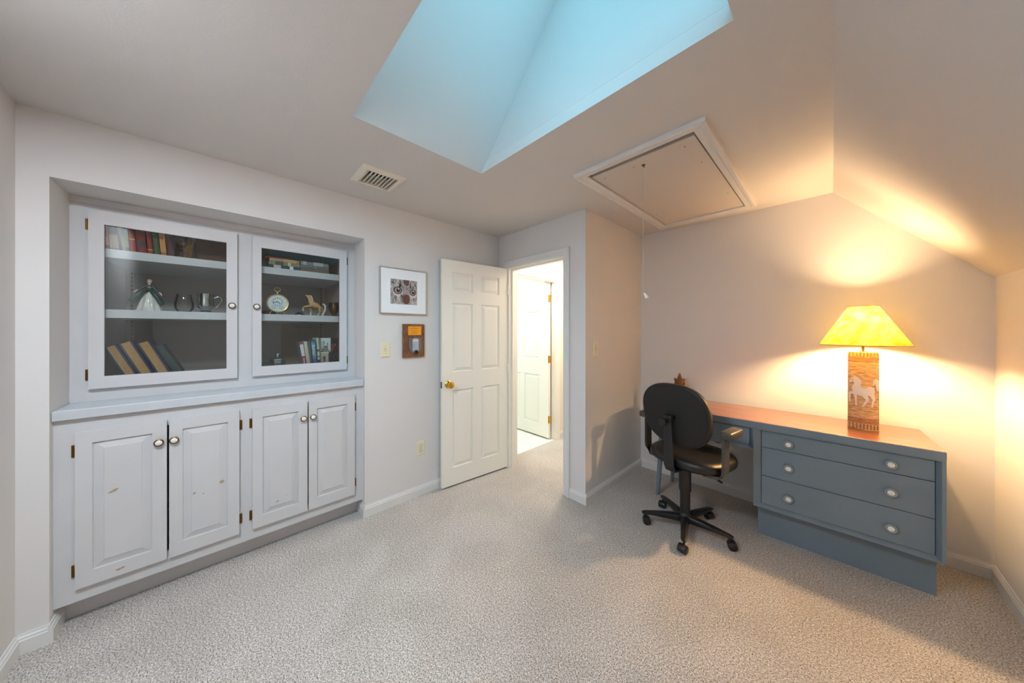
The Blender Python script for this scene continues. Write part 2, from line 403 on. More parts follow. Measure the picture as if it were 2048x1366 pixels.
# ------------------------------------------------------------------ panelled doors
def panel_face(b, rc, y, s, depth, ramp):     # raised panel seen on the face at y; s = outward direction along y
    b.loops([rc, inset(rc, 0.002, y - s * depth), inset(rc, 0.010, y - s * depth), inset(rc, 0.010 + ramp, y - s * 0.0015), ], cap0=False, cap1=True)
def six_panel(name, w, h, loc, rotz, xs, rows, m, t=0.035, z0=0.015):
    """local x = distance from hinge, faces at y=0 (s=-1) and y=t"""
    holes = [(a, c, d, e) for a, c in xs for d, e in rows]
    b = slab((0, w), (z0, h), holes, 0, t, XZ)
    for a, c, d, e in holes:
        panel_face(b, rect(a, c, d, e, 0), 0, -1, 0.009, 0.025); panel_face(b, rect(a, c, d, e, t), t, 1, 0.009, 0.025)
    o = struct(name, b, m); o.location = loc; o.rotation_euler = (0, 0, rotz)
    root_mx[o.name] = Matrix.Translation(Vector(loc)) @ Matrix.Rotation(rotz, 4, 'Z')
    return o
def door_knob(parent, x, z, y, s, m):
    mx = Matrix.Translation((x, y, z)) @ Matrix.Rotation(PI / 2 if s < 0 else -PI / 2, 4, 'X')
    k = MB().lathe([(0.0, 0), (0.032, 0.0), (0.032, 0.004), (0.026, 0.010), (0.012, 0.014), (0.010, 0.030), (0.018, 0.036), (0.027, 0.046), (0.029, 0.056), (0.024, 0.067), (0.010, 0.072), (0.0, 0.073)], mx=mx, n=28, cap=False)
    return obj('door_knob', k, m, parent)
dv = Vector((-2.302 + 2.236, 1.364 - 2.064, 0)); ang = math.atan2(dv.y, dv.x)
ROWS = [(0.17, 0.848), (1.01, 1.615), (1.722, 1.888)]
# visible (room) face: local +y points along (-sin,cos) of ang -> towards +x room side
d1 = six_panel('door_1', 0.705, 1.992, (-2.236, 2.064, 0), ang, [(0.103, 0.31), (0.40, 0.605)], ROWS, M['door'])
d1.location = Vector((-2.236, 2.064, 0)) - Vector((-math.sin(ang), math.cos(ang), 0)) * 0.035
door_knob(d1, 0.648, 0.905, 0.035, 1, M['brass']); door_knob(d1, 0.648, 0.905, 0, -1, M['brass'])
obj('latch_plate', MB().box(0.704, 0.7065, 0.006, 0.029, 0.875, 0.93), M['oldbrass'], d1)
for z in (0.25, 1.0, 1.78):
    obj('hinge', MB().lathe([(0.006, -0.045), (0.006, 0.045)], (0.0, 0.040, z), 10), M['door'], d1)
d2 = six_panel('door_2', 0.74, 1.985, (-2.462, 2.976, 0), PI, [(0.155, 0.42), (0.50, 0.66)], [(0.17, 0.80), (1.01, 1.625), (1.72, 1.912)], M['door'])
d2.location = (-2.462, 3.011, 0)
for z in (0.25, 1.013, 1.78):
    hb = MB().box(-0.028, 0.0, 0.031, 0.0365, z - 0.045, z + 0.045); hb.lathe([(0.006, -0.046), (0.006, 0.046)], (-0.004, 0.041, z), 10)
    hb.box(-0.03, -0.002, 0.028, 0.034, z - 0.045, z + 0.045)
    obj('hinge', hb, M['brass'], d2)
door_knob(d2, 0.68, 0.93, 0.035, 1, M['brass'])

# ------------------------------------------------------------------ built-in cabinets
YL, YR = -0.555, 0.755
FX = -2.41                                              # face of the base cabinet
bc = thing('base_cabinet', 'pale grey built-in base cabinet with four raised panel doors under the counter', 'cabinet', (-2.50, 0.1, 0))
fb = slab((YL, YR), (0.115, 0.965), [(-0.47, 0.045, 0.21, 0.875), (0.15, 0.67, 0.21, 0.875)], FX - 0.02, FX, YZ)
fb.box(-2.64, FX - 0.02, YL, YR, 0.115, 0.135); fb.box(-2.64, -2.62, YL, YR, 0.0, 0.965); fb.box(-2.59, FX - 0.02, YL, YL + 0.018, 0.135, 0.965); fb.box(-2.59, FX - 0.02, YR - 0.018, YR, 0.135, 0.965)
obj('body', fb, M['cab'], bc, world=True)
obj('toe_kick', MB().box(-2.515, -2.50, YL + 0.0005, YR - 0.0005, 0.0, 0.115), M['cab'], bc, world=True)
def cab_knob(parent, x, y, z, r=0.018, m1='oldbrass', out=(1, 0, 0), rot=None):
    mx = Matrix.Translation((x, y, z)) @ (rot or Matrix.Rotation(PI / 2, 4, 'Y'))
    k = MB().lathe([(0.008, -0.001), (0.006, 0.008), (0.007, 0.012), (r, 0.014), (r, 0.019), (r * 0.8, 0.0215), (r * 0.72, 0.020)], mx=mx, n=24)
    ko = obj('knob', k, M[m1], parent, world=True)
    c = MB().lathe([(r * 0.72, 0.018), (r * 0.72, 0.021), (r * 0.5, 0.0245), (0.0, 0.0258)], mx=mx, n=24, cap=False)
    ci = obj('knob_insert', c, M['ceramic'], ko, world=True); ci['label'] = 'white ceramic insert'
    return ko
def cab_hinge(parent, x, y, z, s, m='oldbrass'):
    b = MB().box(x, x + 0.006, y + (0 if s > 0 else -0.013), y + (0.013 if s > 0 else 0), z - 0.029, z + 0.029)
    b.lathe([(0.0045, -0.024), (0.0045, 0.024)], (x + 0.008, y + s * 0.003, z), 10)
    return obj('hinge', b, M[m], parent, world=True, bevel=0.003)
DZ0, DZ1 = 0.180, 0.902
def scuff(parent, pts, x):
    b = MB(); b.add([(x, y, z) for y, z in pts] + [(x + 0.0006, y, z) for y, z in pts], [tuple(range(len(pts)))[::-1], tuple(range(len(pts), 2 * len(pts)))])
    n = len(pts)
    b.add([(x, y, z) for y, z in pts] + [(x + 0.0006, y, z) for y, z in pts], [(i, (i + 1) % n, n + (i + 1) % n, n + i) for i in range(n)])
    return obj('scuff_mark', b, M['scuff'], parent, world=True)
M['scuff'] = mat('worn_paint_spot', 'b39a7c', 0.7, vary=0.25, vscale=150)
def spot(cy, cz, a, b_, rot, seed):
    rr = random.Random(seed); P = []
    for i in range(9):
        t = 2 * PI * i / 9; k = rr.uniform(0.6, 1.15)
        y, z = a * k * math.cos(t), b_ * k * math.sin(t)
        P.append((cy + y * math.cos(rot) - z * math.sin(rot), cz + y * math.sin(rot) + z * math.cos(rot)))
    return P
for y0, y1, hs, kn, ks in ((-0.494, -0.214, -1, -0.240, 0), (-0.206, 0.068, 1, -0.187, 1), (0.126, 0.404, -1, 0.381, 2), (0.411, 0.694, 1, 0.434, 3)):
    d = MB()
    rc0 = [(y0 + 0.048, DZ0 + 0.068), (y1 - 0.05, DZ1 - 0.055)]
    hol = (rc0[0][0], rc0[1][0], rc0[0][1], rc0[1][1])
    d = slab((y0, y1), (DZ0, DZ1), [hol], FX + 0.0005, FX + 0.020, YZ)
    R = lambda dd, x: [(x, hol[0] + dd, hol[2] + dd), (x, hol[1] - dd, hol[2] + dd), (x, hol[1] - dd, hol[3] - dd), (x, hol[0] + dd, hol[3] - dd)]
    d.loops([R(0, FX + 0.020), R(0.0015, FX + 0.011), R(0.006, FX + 0.011), R(0.032, FX + 0.0175), R(0.034, FX + 0.0195)], cap1=True)
    do = obj('door', d, M['cab'], bc, world=True)
    cab_knob(do, FX + 0.02, kn, 0.797)
    ye = y0 if hs < 0 else y1
    for z in (0.815, 0.262): cab_hinge(do, FX, ye, z, hs)
    if ks == 0:
        scuff(do, spot(-0.385, 0.598, 0.022, 0.0065, 0.35, 1), FX + 0.0195); scuff(do, spot(-0.365, 0.212, 0.014, 0.006, 0.1, 2), FX + 0.020)
    if ks == 1:
        scuff(do, spot(-0.012, 0.512, 0.020, 0.0075, 0.4, 3), FX + 0.0185); scuff(do, spot(-0.115, 0.488, 0.008, 0.006, 0.1, 4), FX + 0.0195); scuff(do, spot(-0.080, 0.473, 0.005, 0.003, 0.1, 5), FX + 0.0195)
    if ks == 2:
        scuff(do, spot(0.245, 0.305, 0.008, 0.004, 0.1, 6), FX + 0.0195); scuff(do, spot(0.292, 0.325, 0.003, 0.003, 0.1, 7), FX + 0.0195)
ct = MB().box(-2.640, -2.385, YL + 0.001, YR - 0.003, 0.9655, 1.01)
one('countertop', ct, mat('counter_paint', 'c6c9ce', 0.4, vary=0.05, vscale=9, bump=0.25, bscale=25), (0, 0, 0), 0, 'pale grey painted counter shelf between the glass doors and the base cabinet', 'countertop', bevel=0.003)

UX = -2.61; XBK = -3.22
dc = thing('display_cabinet', 'pale grey built-in display cabinet with two glass doors above the counter', 'cabinet', (-2.75, 0.1, 1.0105))
b = slab((YL, YR), (1.0105, 2.049), [(-0.47, 0.03, 1.112, 1.95), (0.17, 0.668, 1.112, 1.95)], UX - 0.02, UX, YZ)
b.box(UX, UX + 0.006, YL + 0.0005, YR - 0.0005, 2.018, 2.049)
obj('face_frame', b, M['cab'], dc, world=True)
ys0, ys1 = -0.47, 0.675
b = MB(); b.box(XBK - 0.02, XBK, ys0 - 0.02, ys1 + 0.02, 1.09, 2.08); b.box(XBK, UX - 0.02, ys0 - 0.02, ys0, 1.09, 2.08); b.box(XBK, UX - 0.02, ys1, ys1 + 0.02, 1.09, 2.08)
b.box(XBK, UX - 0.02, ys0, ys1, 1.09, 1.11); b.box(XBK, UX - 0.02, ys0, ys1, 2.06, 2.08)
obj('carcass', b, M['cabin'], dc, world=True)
for z in (1.44, 1.76):
    obj('shelf', MB().box(XBK + 0.002, UX - 0.024, ys0 + 0.001, ys1 - 0.001, z, z + 0.045), M['cab'], dc, world=True)
for y in (ys0 + 0.028, ys1 - 0.028):
    st = MB().box(XBK, XBK + 0.006, y - 0.010, y + 0.010, 1.115, 2.05)
    so = obj('shelf_standard', st, mat('standard_metal', '9c9182', 0.5, 0.3), dc, world=True)
    sl = MB()
    for i in range(34): sl.box(XBK + 0.0055, XBK + 0.0068, y - 0.0025, y + 0.0025, 1.125 + i * 0.027, 1.139 + i * 0.027)
    obj('slots', sl, M['dark'], so, world=True)
for y0, y1, g0, g1, kn, hs in ((-0.495, 0.064, -0.446, 0.014, 0.039, -1), (0.137, 0.692, 0.182, 0.643, 0.157, 1)):
    d = slab((y0, y1), (1.075, 1.987), [(g0, g1, 1.137, 1.919)], UX + 0.0065, UX + 0.026, YZ)
    do = obj('door', d, M['cab'], dc, world=True)
    obj('pane', MB().box(UX + 0.010, UX + 0.013, g0 + 0.0001, g1 - 0.0001, 1.1371, 1.9189), M['glass'], do, world=True)
    cab_knob(do, UX + 0.026, kn, 1.528)
    for z in (1.914, 1.146): cab_hinge(do, UX, (y0 if hs < 0 else y1) , z, hs)

# ------------------------------------------------------------------ things in the display cabinet
QX = PI / 2                     # local -y faces the room (+x), local +x runs along +y
SH1, SH2, SH3 = 1.1102, 1.4852, 1.8052
VX_ = -2.70
def book_mats(col, rough=0.55):
    key = 'book_' + col
    if key not in M: M[key] = mat('book_cover_' + col, col, rough, bump=0.15, bscale=300)
    return M[key]
def book(label, y, z, w, h, d, col, x=-2.66, tilt=0, fore=False, cat='book', group=None, flat=False, pages='c9a877', bands=None, text=None, tcol='f2f2ee', tz=0.5, ts=0.02, name='book', c=0.0028):
    """w thickness, h height, d depth.  Spine (or fore edge) faces the room; flat books lie with w upwards"""
    if flat:
        t = thing(name, label, cat, (x, y, z), group=group, rot=(0, PI / 2, 0) if False else (0, 0, QX))
        F = Matrix.Rotation(-PI / 2, 4, 'Y')  # local x(thickness)->z , z(height)-> -x
    else:
        t = thing(name, label, cat, (x, y, z), group=group, rot=(0, tilt, QX)); F = Matrix.Identity(4)
    b = MB()
    if flat: F = Matrix(((0, 0, 1, -h / 2), (0, 1, 0, 0), (1, 0, 0, w / 2), (0, 0, 0, 1)))
    b.box(-w / 2, -w / 2 + c, 0, d, 0, h, mx=F); b.box(w / 2 - c, w / 2, 0, d, 0, h, mx=F)
    if fore: b.box(-w / 2 + c, w / 2 - c, d - c, d, 0, h, mx=F); p = (0.004, d - c)
    else:
        n = 6; P = [(-w / 2 + c * 0 + w * i / n, -0.004 * math.sin(PI * i / n)) for i in range(n + 1)]
        v = [(a, q, 0) for a, q in P] + [(w / 2, c, 0), (-w / 2, c, 0)]; v2 = [(a, q, h) for a, q, _ in v]
        b.loops([v, v2], cap0=True, cap1=True, mx=F); p = (c, d - 0.004)
    obj('cover', b, book_mats(col), t)
    pk = 'pages_' + pages
    if pk not in M: M[pk] = mat(pk, pages, 0.9, bump=0.6, bscale=600, vary=0.12, vscale=90)
    obj('pages', MB().box(-w / 2 + c, w / 2 - c, p[0], p[1], 0.003, h - 0.003, mx=F), M[pk], t)
    if bands:
        for z0, z1, bc_ in bands:
            o_ = obj('spine_band', MB().box(-w / 2 - 0.0002, w / 2 + 0.0002, -0.0048, 0.0, h * z0, h * z1, mx=F), book_mats(bc_), t)
    if text:
        add_text('spine_title', text, ts, tcol, t, F @ Matrix.Translation((0, -0.0052, h * tz)) @ Matrix.Rotation(PI / 2, 4, 'X') @ Matrix.Rotation(-PI / 2, 4, 'Z'))
    return t
def add_text(name, s, size, col, parent, mx, ext=0.0003, align='CENTER'):
    cu = bpy.data.curves.new(name, 'FONT'); cu.body = s; cu.size = size; cu.extrude = ext; cu.align_x = align; cu.align_y = 'CENTER'
    tmp = bpy.data.objects.new(name, cu); COL.objects.link(tmp)
    dg = bpy.context.evaluated_depsgraph_get(); me = bpy.data.meshes.new_from_object(tmp.evaluated_get(dg))
    bpy.data.objects.remove(tmp); bpy.data.curves.remove(cu)
    me.transform(mx); me.materials.clear(); me.materials.append(book_mats(col)); me.name = name
    o = bpy.data.objects.new(name, me); COL.objects.link(o); o.parent = parent
    return o

# top shelf, left door: a row of old cloth books, slightly leaning
G1 = 'old cloth books on the top left shelf'
L_ = [(-0.448, 0.012, 'a8241c', 'bright red book at the left end of the top shelf row', 0.23),
      (-0.425, 0.030, '5a1512', 'dark red book with a tan band, second from the left on the top shelf', 0.24),
      (-0.387, 0.026, '4f5a33', 'olive green book between two red books on the top left shelf', 0.235),
      (-0.361, 0.022, 'b3261a', 'orange red book right of the olive green book', 0.23),
      (-0.330, 0.034, '8a1d18', 'thick crimson book with dark bands in the middle of the row', 0.245),
      (-0.300, 0.020, '9c2a1c', 'slim red book left of the bright green spine', 0.225),
      (-0.2755, 0.024, '2f5a22', 'bright green book left of the orange spine', 0.235),
      (-0.250, 0.022, 'c0652a', 'orange brown book with red script on its spine', 0.232),
      (-0.222, 0.028, '451210', 'dark maroon book at the right end of the row, beside the vase', 0.24)]
for i, (y, w, c, lab, h) in enumerate(L_):
    h = min(h, 0.24)
    bd = {1: [(0.05, 0.35, '8f6a48')], 2: [(0.1, 0.5, '6f6a3a')], 4: [(0.15, 0.3, '3a0d0b'), (0.55, 0.6, 'd08a3a')], 6: [(0.42, 0.45, '1d3214')], 7: [(0.08, 0.7, 'd28a3c')], 5: [(0.1, 0.13, 'd08a3a')], 8: [(0.5, 0.53, '7a3a22')], 3: [(0.3, 0.33, 'd9862f')], 0: [(0.1, 0.3, 'd0582a')]}.get(i)
    book(lab, y, SH3 + w * 0.06, w * 0.96, h * 0.98, 0.15, c, x=-2.665 - 0.004 * (i % 3), tilt=-0.07, group=G1, bands=bd)
v = MB().lathe([(0.0, 0.0), (0.020, 0.0), (0.021, 0.004), (0.023, 0.015), (0.032, 0.05), (0.039, 0.085), (0.039, 0.11), (0.032, 0.135), (0.022, 0.15), (0.025, 0.165), (0.022, 0.165), (0.0, 0.14)], n=32, cap=False)
vm = wood_mat('dark_gilt_glaze', '0c0a08', 'a8702a', 0.12, 9, (1, 1, 1), coat=0.6)
vt = thing('vase', 'dark glazed vase with golden patches on the top shelf beside the books', 'vase', (-2.72, -0.167, SH3), QX)
obj('vase_body', v, vm, vt)
one('box', MB().box(-0.085, 0.085, 0, 0.14, 0, 0.18), mat('brown_card', '6b3a18', 0.6, vary=0.2, vscale=12), (-2.80, -0.045, SH3), QX, 'plain brown box behind the vase at the right of the top left shelf', 'box', bevel=0.002)

# figurine of a lady in a green and white gown
fg = thing('figurine', 'porcelain lady figurine in white skirt and dark green gown on the middle shelf', 'figurine', (-2.70, -0.308, SH2), QX)
def skirt(prof, n=48, amp=0.06, fr=9, sx=1.25, sy=0.8):
    L = []
    for r, z in prof:
        k = amp * min(1, (prof[-1][1] - z) / prof[-1][1] * 1.3)
        L.append([(r * sx * (1 + k * math.sin(fr * a)) * math.cos(a), r * sy * (1 + k * math.sin(fr * a)) * math.sin(a), z) for a in [2 * PI * i / n for i in range(n)]])
    return MB().loops(L, cap0=True, cap1=True, smooth=True)
obj('skirt', skirt([(0.046, 0.0), (0.047, 0.006), (0.041, 0.03), (0.034, 0.06), (0.025, 0.088), (0.014, 0.110), (0.009, 0.122)], sx=1.0, sy=0.8, amp=0.09), mat('porcelain_white', 'd9d4cb', 0.45, vary=0.15, vscale=60, coat=0.4), fg)
M['green'] = mat('dark_green_glaze', '0a3a37', 0.3, coat=0.4)
gw = MB(); gw.ball((0, 0, 0.130), (0.013, 0.010, 0.020), 16, 10)
gw.tube([(-0.010, 0, 0.146), (-0.024, -0.004, 0.132), (-0.042, -0.010, 0.117)], [0.0065, 0.0065, 0.0055]); gw.tube([(0.010, 0, 0.146), (0.022, -0.004, 0.124), (0.038, -0.010, 0.108)], [0.0065, 0.0065, 0.0055])
gw.tube([(-0.002, -0.010, 0.118), (-0.020, -0.028, 0.108), (-0.036, -0.030, 0.092), (-0.052, -0.026, 0.074), (-0.060, -0.020, 0.056), (-0.052, -0.018, 0.044)], [0.007, 0.011, 0.013, 0.018, 0.016, 0.005])
gw.tube([(0.004, -0.010, 0.118), (0.018, -0.024, 0.100), (0.032, -0.026, 0.078), (0.044, -0.022, 0.052), (0.052, -0.018, 0.036)], [0.007, 0.010, 0.011, 0.013, 0.010])
obj('gown', gw, M['green'], fg)
sk = MB(); sk.ball((0, 0, 0.168), (0.009, 0.0095, 0.0115), 16, 12); sk.tube([(0, 0, 0.134), (0, 0, 0.148), (0, 0, 0.160)], [0.012, 0.0042, 0.004]); sk.ball((0, -0.0095, 0.167), (0.0016, 0.002, 0.003), 8, 6)
M['skin'] = mat('porcelain_skin', 'e0b9a6', 0.3)
obj('head', sk, M['skin'], fg)
obj('hand', MB().tube([(-0.042, -0.010, 0.117), (-0.050, -0.014, 0.108), (-0.054, -0.018, 0.100)], [0.004, 0.004, 0.0025]), M['skin'], fg); obj('hand', MB().tube([(0.038, -0.010, 0.108), (0.045, -0.014, 0.098), (0.048, -0.018, 0.090)], [0.004, 0.004, 0.0025]), M['skin'], fg)
hr = MB(); hr.ball((0.001, 0.003, 0.172), (0.0105, 0.0095, 0.0105), 14, 8); hr.ball((0.0, 0.010, 0.166), (0.006, 0.005, 0.006), 10, 8)
obj('hair', hr, mat('porcelain_hair', 'c98f72', 0.35), fg)

tm = thing('tumbler', 'clear round drinking glass between the figurine and the pewter mug', 'glass', (-2.72, -0.173, SH2), QX)
obj('bowl', MB().lathe([(0.0, 0.002), (0.030, 0.002), (0.040, 0.02), (0.043, 0.045), (0.036, 0.085), (0.031, 0.108), (0.0298, 0.108), (0.0345, 0.085), (0.0415, 0.045), (0.0385, 0.022), (0.028, 0.006), (0, 0.006)], n=32, cap=False), M['tumbler'], tm)
mg = thing('mug', 'shiny pewter mug with a curled handle on the middle shelf', 'mug', (-2.70, -0.080, SH2), QX)
obj('mug_body', MB().lathe([(0.0, 0), (0.027, 0.0), (0.028, 0.004), (0.022, 0.012), (0.024, 0.018), (0.036, 0.030), (0.040, 0.045), (0.0385, 0.065), (0.036, 0.09), (0.039, 0.113), (0.0395, 0.116), (0.0375, 0.116), (0.034, 0.09), (0.034, 0.04), (0, 0.02)], n=40, cap=False), M['silver'], mg)
obj('handle', MB().tube([(0.036, 0, 0.092), (0.048, 0, 0.100), (0.062, 0, 0.102), (0.072, 0, 0.092), (0.074, 0, 0.078), (0.066, 0, 0.060), (0.056, 0, 0.048), (0.050, 0, 0.036), (0.042, 0, 0.032)] + [], [0.0035, 0.005, 0.005, 0.0045, 0.004, 0.004, 0.0035, 0.003, 0.003]).tube([(0.055, 0, 0.046), (0.064, 0, 0.038), (0.068, 0, 0.030)], [0.003, 0.003, 0.002]), M['silver'], mg)

# blue books leaning on the bottom left shelf, fore edges towards the room
th = -0.40
for y, w, h, c, lab in ((-0.372, 0.044, 0.185, '12264c', 'navy blue book leaning left, fore edge outward, first on the bottom left shelf'),
                        (-0.314, 0.048, 0.205, '132a58', 'navy blue book leaning left, second on the bottom left shelf'),
                        (-0.250, 0.048, 0.205, '12264f', 'navy blue book leaning left, third on the bottom left shelf'),):
    book(lab, y, SH1 + 0.010, w, h, 0.15, c, x=-2.68, tilt=th, fore=True, pages='b58c58', c=0.007, group='books leaning on the bottom left shelf')
book('dark green book leaning on the three navy books at the right of the row', -0.190, SH1 + 0.008, 0.030, 0.185, 0.145, '12302e', x=-2.67, tilt=th - 0.05, group='books leaning on the bottom left shelf')

# stacks of flat books, right door top shelf
def stack(y, x, rows, names):
    z = SH3
    for (w, h, c, bands), lab in zip(rows, names):
        book(lab, y, z, w, h, 0.13, c, x=x, flat=True, bands=bands, pages='d8cbb0', group='books lying flat on the top right shelf'); z += w + 0.0004
stack(0.315, -2.67, [(0.026, 0.178, '2c3e55', [(0.15, 0.38, 'c9bdb4'), (0.66, 0.78, 'e6e8ea')]), (0.024, 0.178, '8c8a62', [(0.2, 0.45, '4a4a44'), (0.6, 0.7, 'cfc9a0')]), (0.022, 0.17, 'b09a72', [(0.45, 0.9, 'caa27a')])],
      ['navy book with pale spine pictures at the bottom of the left stack', 'olive book with pale spine marks in the middle of the left stack', 'tan book on top of the left stack behind the right glass door'])
book('thin red book sticking out behind the top of the left stack', 0.285, SH3 + 0.0726, 0.014, 0.15, 0.11, 'b03038', x=-2.70, flat=True, group='books lying flat on the top right shelf')
stack(0.498, -2.67, [(0.030, 0.180, '7b5f52', [(0.3, 0.34, '5f6a70')]), (0.022, 0.180, '66787c', [(0.5, 0.55, '8a8a80')]), (0.024, 0.178, '8a8c90', [(0.45, 0.8, 'b4b8ba'), (0.08, 0.2, 'c4bdb8')])],
      ['brown book at the bottom of the right stack', 'grey green book in the middle of the right stack', 'light grey book on top of the right stack'])

# standing clock shaped like a pocket watch
ck = thing('clock', 'round brass desk clock with a ring on top and two thin feet', 'clock', (-2.70, 0.277, SH2), QX)
mxf = Matrix.Translation((0, 0, 0.081)) @ Matrix.Rotation(PI / 2, 4, 'X')        # lathe axis -> -y
obj('case', MB().lathe([(0.0, -0.012), (0.050, -0.012), (0.060, -0.004), (0.064, 0.004), (0.065, 0.010), (0.062, 0.015), (0.057, 0.013), (0.056, 0.009)], mx=mxf, n=48, cap=False), M['gold'], ck)
df = obj('dial', MB().lathe([(0.0, 0.008), (0.057, 0.008)], mx=mxf, n=48, cap=False), mat('dial_face', 'dfe6e4', 0.3), ck)
M['ink'] = mat('black_ink', '2a2a2c', 0.5)
mk = MB()
for i in range(12):
    a = 2 * PI * i / 12; mk.box(-0.0022, 0.0022, -0.0090, -0.0086, 0.023, 0.031, mx=Matrix.Translation((0, 0, 0.091)) @ Matrix.Rotation(a, 4, 'Y'))
obj('hour_marks', mk, M['ink'], df)
hd = MB()
for a, l in ((2.25, 0.020), (-1.85, 0.026)): hd.box(-0.0020, 0.0020, -0.0102, -0.0096, -0.002, l, mx=Matrix.Translation((0, 0, 0.091)) @ Matrix.Rotation(a, 4, 'Y'))
obj('hands', hd, M['ink'], df)
for x in (-0.020, 0.022):
    mxs = Matrix.Translation((x, 0, 0.052)) @ Matrix.Rotation(PI / 2, 4, 'X')
    sd = obj('sub_dial', MB().lathe([(0.015, 0.0082), (0.0155, 0.010), (0.0135, 0.0102), (0.013, 0.0085), (0, 0.0085)], mx=mxs, n=28, cap=False), mat('sub_dial_silver', 'c9cdcc', 0.35, 0.2), df)
rg = MB(); rg.tube([(0, 0, 0.145), (0, 0, 0.160)], [0.007, 0.004]); rg.tube([(0.017 * math.cos(a), 0, 0.177 + 0.014 * math.sin(a)) for a in [2 * PI * i / 24 for i in range(25)]], 0.0026, 8)
obj('ring', rg, M['gold'], ck)
for s in (-1, 1): obj('foot', MB().tube([(s * 0.032, -0.004, 0.028), (s * 0.047, -0.012, 0.0018)], 0.0028, 8), M['gold'], ck)
obj('rear_foot', MB().tube([(0, 0.01, 0.03), (0, 0.035, 0.0018)], 0.0028, 8), M['gold'], ck)

# reddish wooden bowl lying behind the clock
bo = MB().lathe([(0.0, 0.0), (0.030, 0.0), (0.055, 0.016), (0.060, 0.030), (0.056, 0.032), (0.050, 0.018), (0.0, 0.006)], n=32, cap=False)
one('bowl', bo, mat('red_brown_wood', '6b2a12', 0.25, vary=0.3, vscale=30, coat=0.5), (-2.80, 0.235, SH2), 0, 'small reddish brown bowl half hidden behind the brass clock', 'bowl')
be = thing('bell', 'small silver dome bell beside the horse figurine', 'bell', (-2.715, 0.408, SH2))
obj('dome', MB().lathe([(0.032, 0.0), (0.032, 0.004), (0.029, 0.010), (0.024, 0.020), (0.013, 0.028), (0.004, 0.030), (0.004, 0.035), (0, 0.036)], n=28, cap=False), M['silver'], be)
obj('bell_base', MB().lathe([(0.030, 0), (0.030, 0.002)], n=28), M['black'], be)

# horse figurine, one continuous body
hs_ = thing('horse_figurine', 'palomino horse figurine with one raised foreleg and white tail', 'figurine', (-2.70, 0.50, SH2), QX)
def skin(name, chains, m, parent, sub=1, root=0, mx=None):
    """chains: list of lists of (x,y,z,r); later chains start at the index given as an int first element"""
    V = []; E = []; R = []
    for c in chains:
        prev = None
        for p in c:
            if isinstance(p, int): prev = p; continue
            V.append(p[:3]); R.append((p[3] * 1.25, p[3] * 1.25))
            if prev is not None: E.append((prev, len(V) - 1))
            prev = len(V) - 1
    me = bpy.data.meshes.new(name); me.from_pydata(V, E, []); me.update()
    o = bpy.data.objects.new(name, me); COL.objects.link(o)
    if parent: o.parent = parent
    md = o.modifiers.new('skin', 'SKIN'); md.use_smooth_shade = True
    for i, r in enumerate(R):
        me.skin_vertices[0].data[i].radius = r
    me.skin_vertices[0].data[root].use_root = True
    s = o.modifiers.new('sub', 'SUBSURF'); s.levels = sub; s.render_levels = sub
    dg = bpy.context.evaluated_depsgraph_get(); dg.update()
    me2 = bpy.data.meshes.new_from_object(o.evaluated_get(dg)); me2.name = name
    o.modifiers.clear(); o.data = me2; bpy.data.meshes.remove(me)
    me2.polygons.foreach_set('use_smooth', [True] * len(me2.polygons))
    me2.materials.clear(); me2.materials.append(m)
    return o
M['palomino'] = mat('palomino_glaze', 'c99a66', 0.35, vary=0.12, vscale=25)
M['horsewhite'] = mat('horse_white_glaze', 'ddd6cc', 0.35)
body = [[(0.040, 0, 0.082, 0.017), (0.020, 0, 0.078, 0.0165), (0.0, 0, 0.078, 0.016), (-0.020, 0, 0.083, 0.018), (-0.026, 0, 0.104, 0.0125), (-0.029, 0, 0.124, 0.0095), (-0.033, 0, 0.142, 0.0085), (-0.046, 0, 0.147, 0.0065), (-0.058, 0, 0.151, 0.0048)],
        [6, (-0.029, 0.0045, 0.156, 0.0018)], [6, (-0.029, -0.0045, 0.156, 0.0018)],
        [3, (-0.024, -0.008, 0.074, 0.009), (-0.052, -0.010, 0.069, 0.0055), (-0.068, -0.010, 0.064, 0.0042), (-0.074, -0.010, 0.048, 0.003), (-0.070, -0.010, 0.036, 0.0042)],
        [3, (-0.018, 0.008, 0.066, 0.0085), (-0.022, 0.010, 0.045, 0.005), (-0.020, 0.010, 0.035, 0.0042), (-0.022, 0.010, 0.012, 0.003), (-0.024, 0.010, 0.003, 0.0045)],
        [0, (0.036, -0.008, 0.062, 0.011), (0.030, -0.009, 0.045, 0.006), (0.038, -0.009, 0.030, 0.0042), (0.026, -0.009, 0.012, 0.003), (0.020, -0.009, 0.003, 0.0042)],
        [0, (0.046, 0.008, 0.062, 0.011), (0.050, 0.009, 0.045, 0.006), (0.060, 0.009, 0.030, 0.0042), (0.056, 0.009, 0.012, 0.003), (0.050, 0.009, 0.003, 0.0042)]]
hb = skin('body', body, M['palomino'], hs_, sub=2, root=2)
tl = MB().tube([(0.052, 0, 0.092), (0.064, 0, 0.090), (0.072, 0, 0.075), (0.071, 0, 0.050), (0.062, 0, 0.025), (0.054, 0, 0.004)], [0.004, 0.006, 0.007, 0.0075, 0.006, 0.002], 10)
o_ = obj('tail', tl, M['horsewhite'], hs_); o_['label'] = 'white tail'
mn = MB().tube([(-0.026, 0, 0.154), (-0.018, 0, 0.140), (-0.014, 0, 0.120), (-0.010, 0, 0.102), (0.0, 0, 0.097)], [0.003, 0.0055, 0.006, 0.0055, 0.002], 10)
o_ = obj('mane', mn, M['horsewhite'], hs_); o_['label'] = 'white mane'
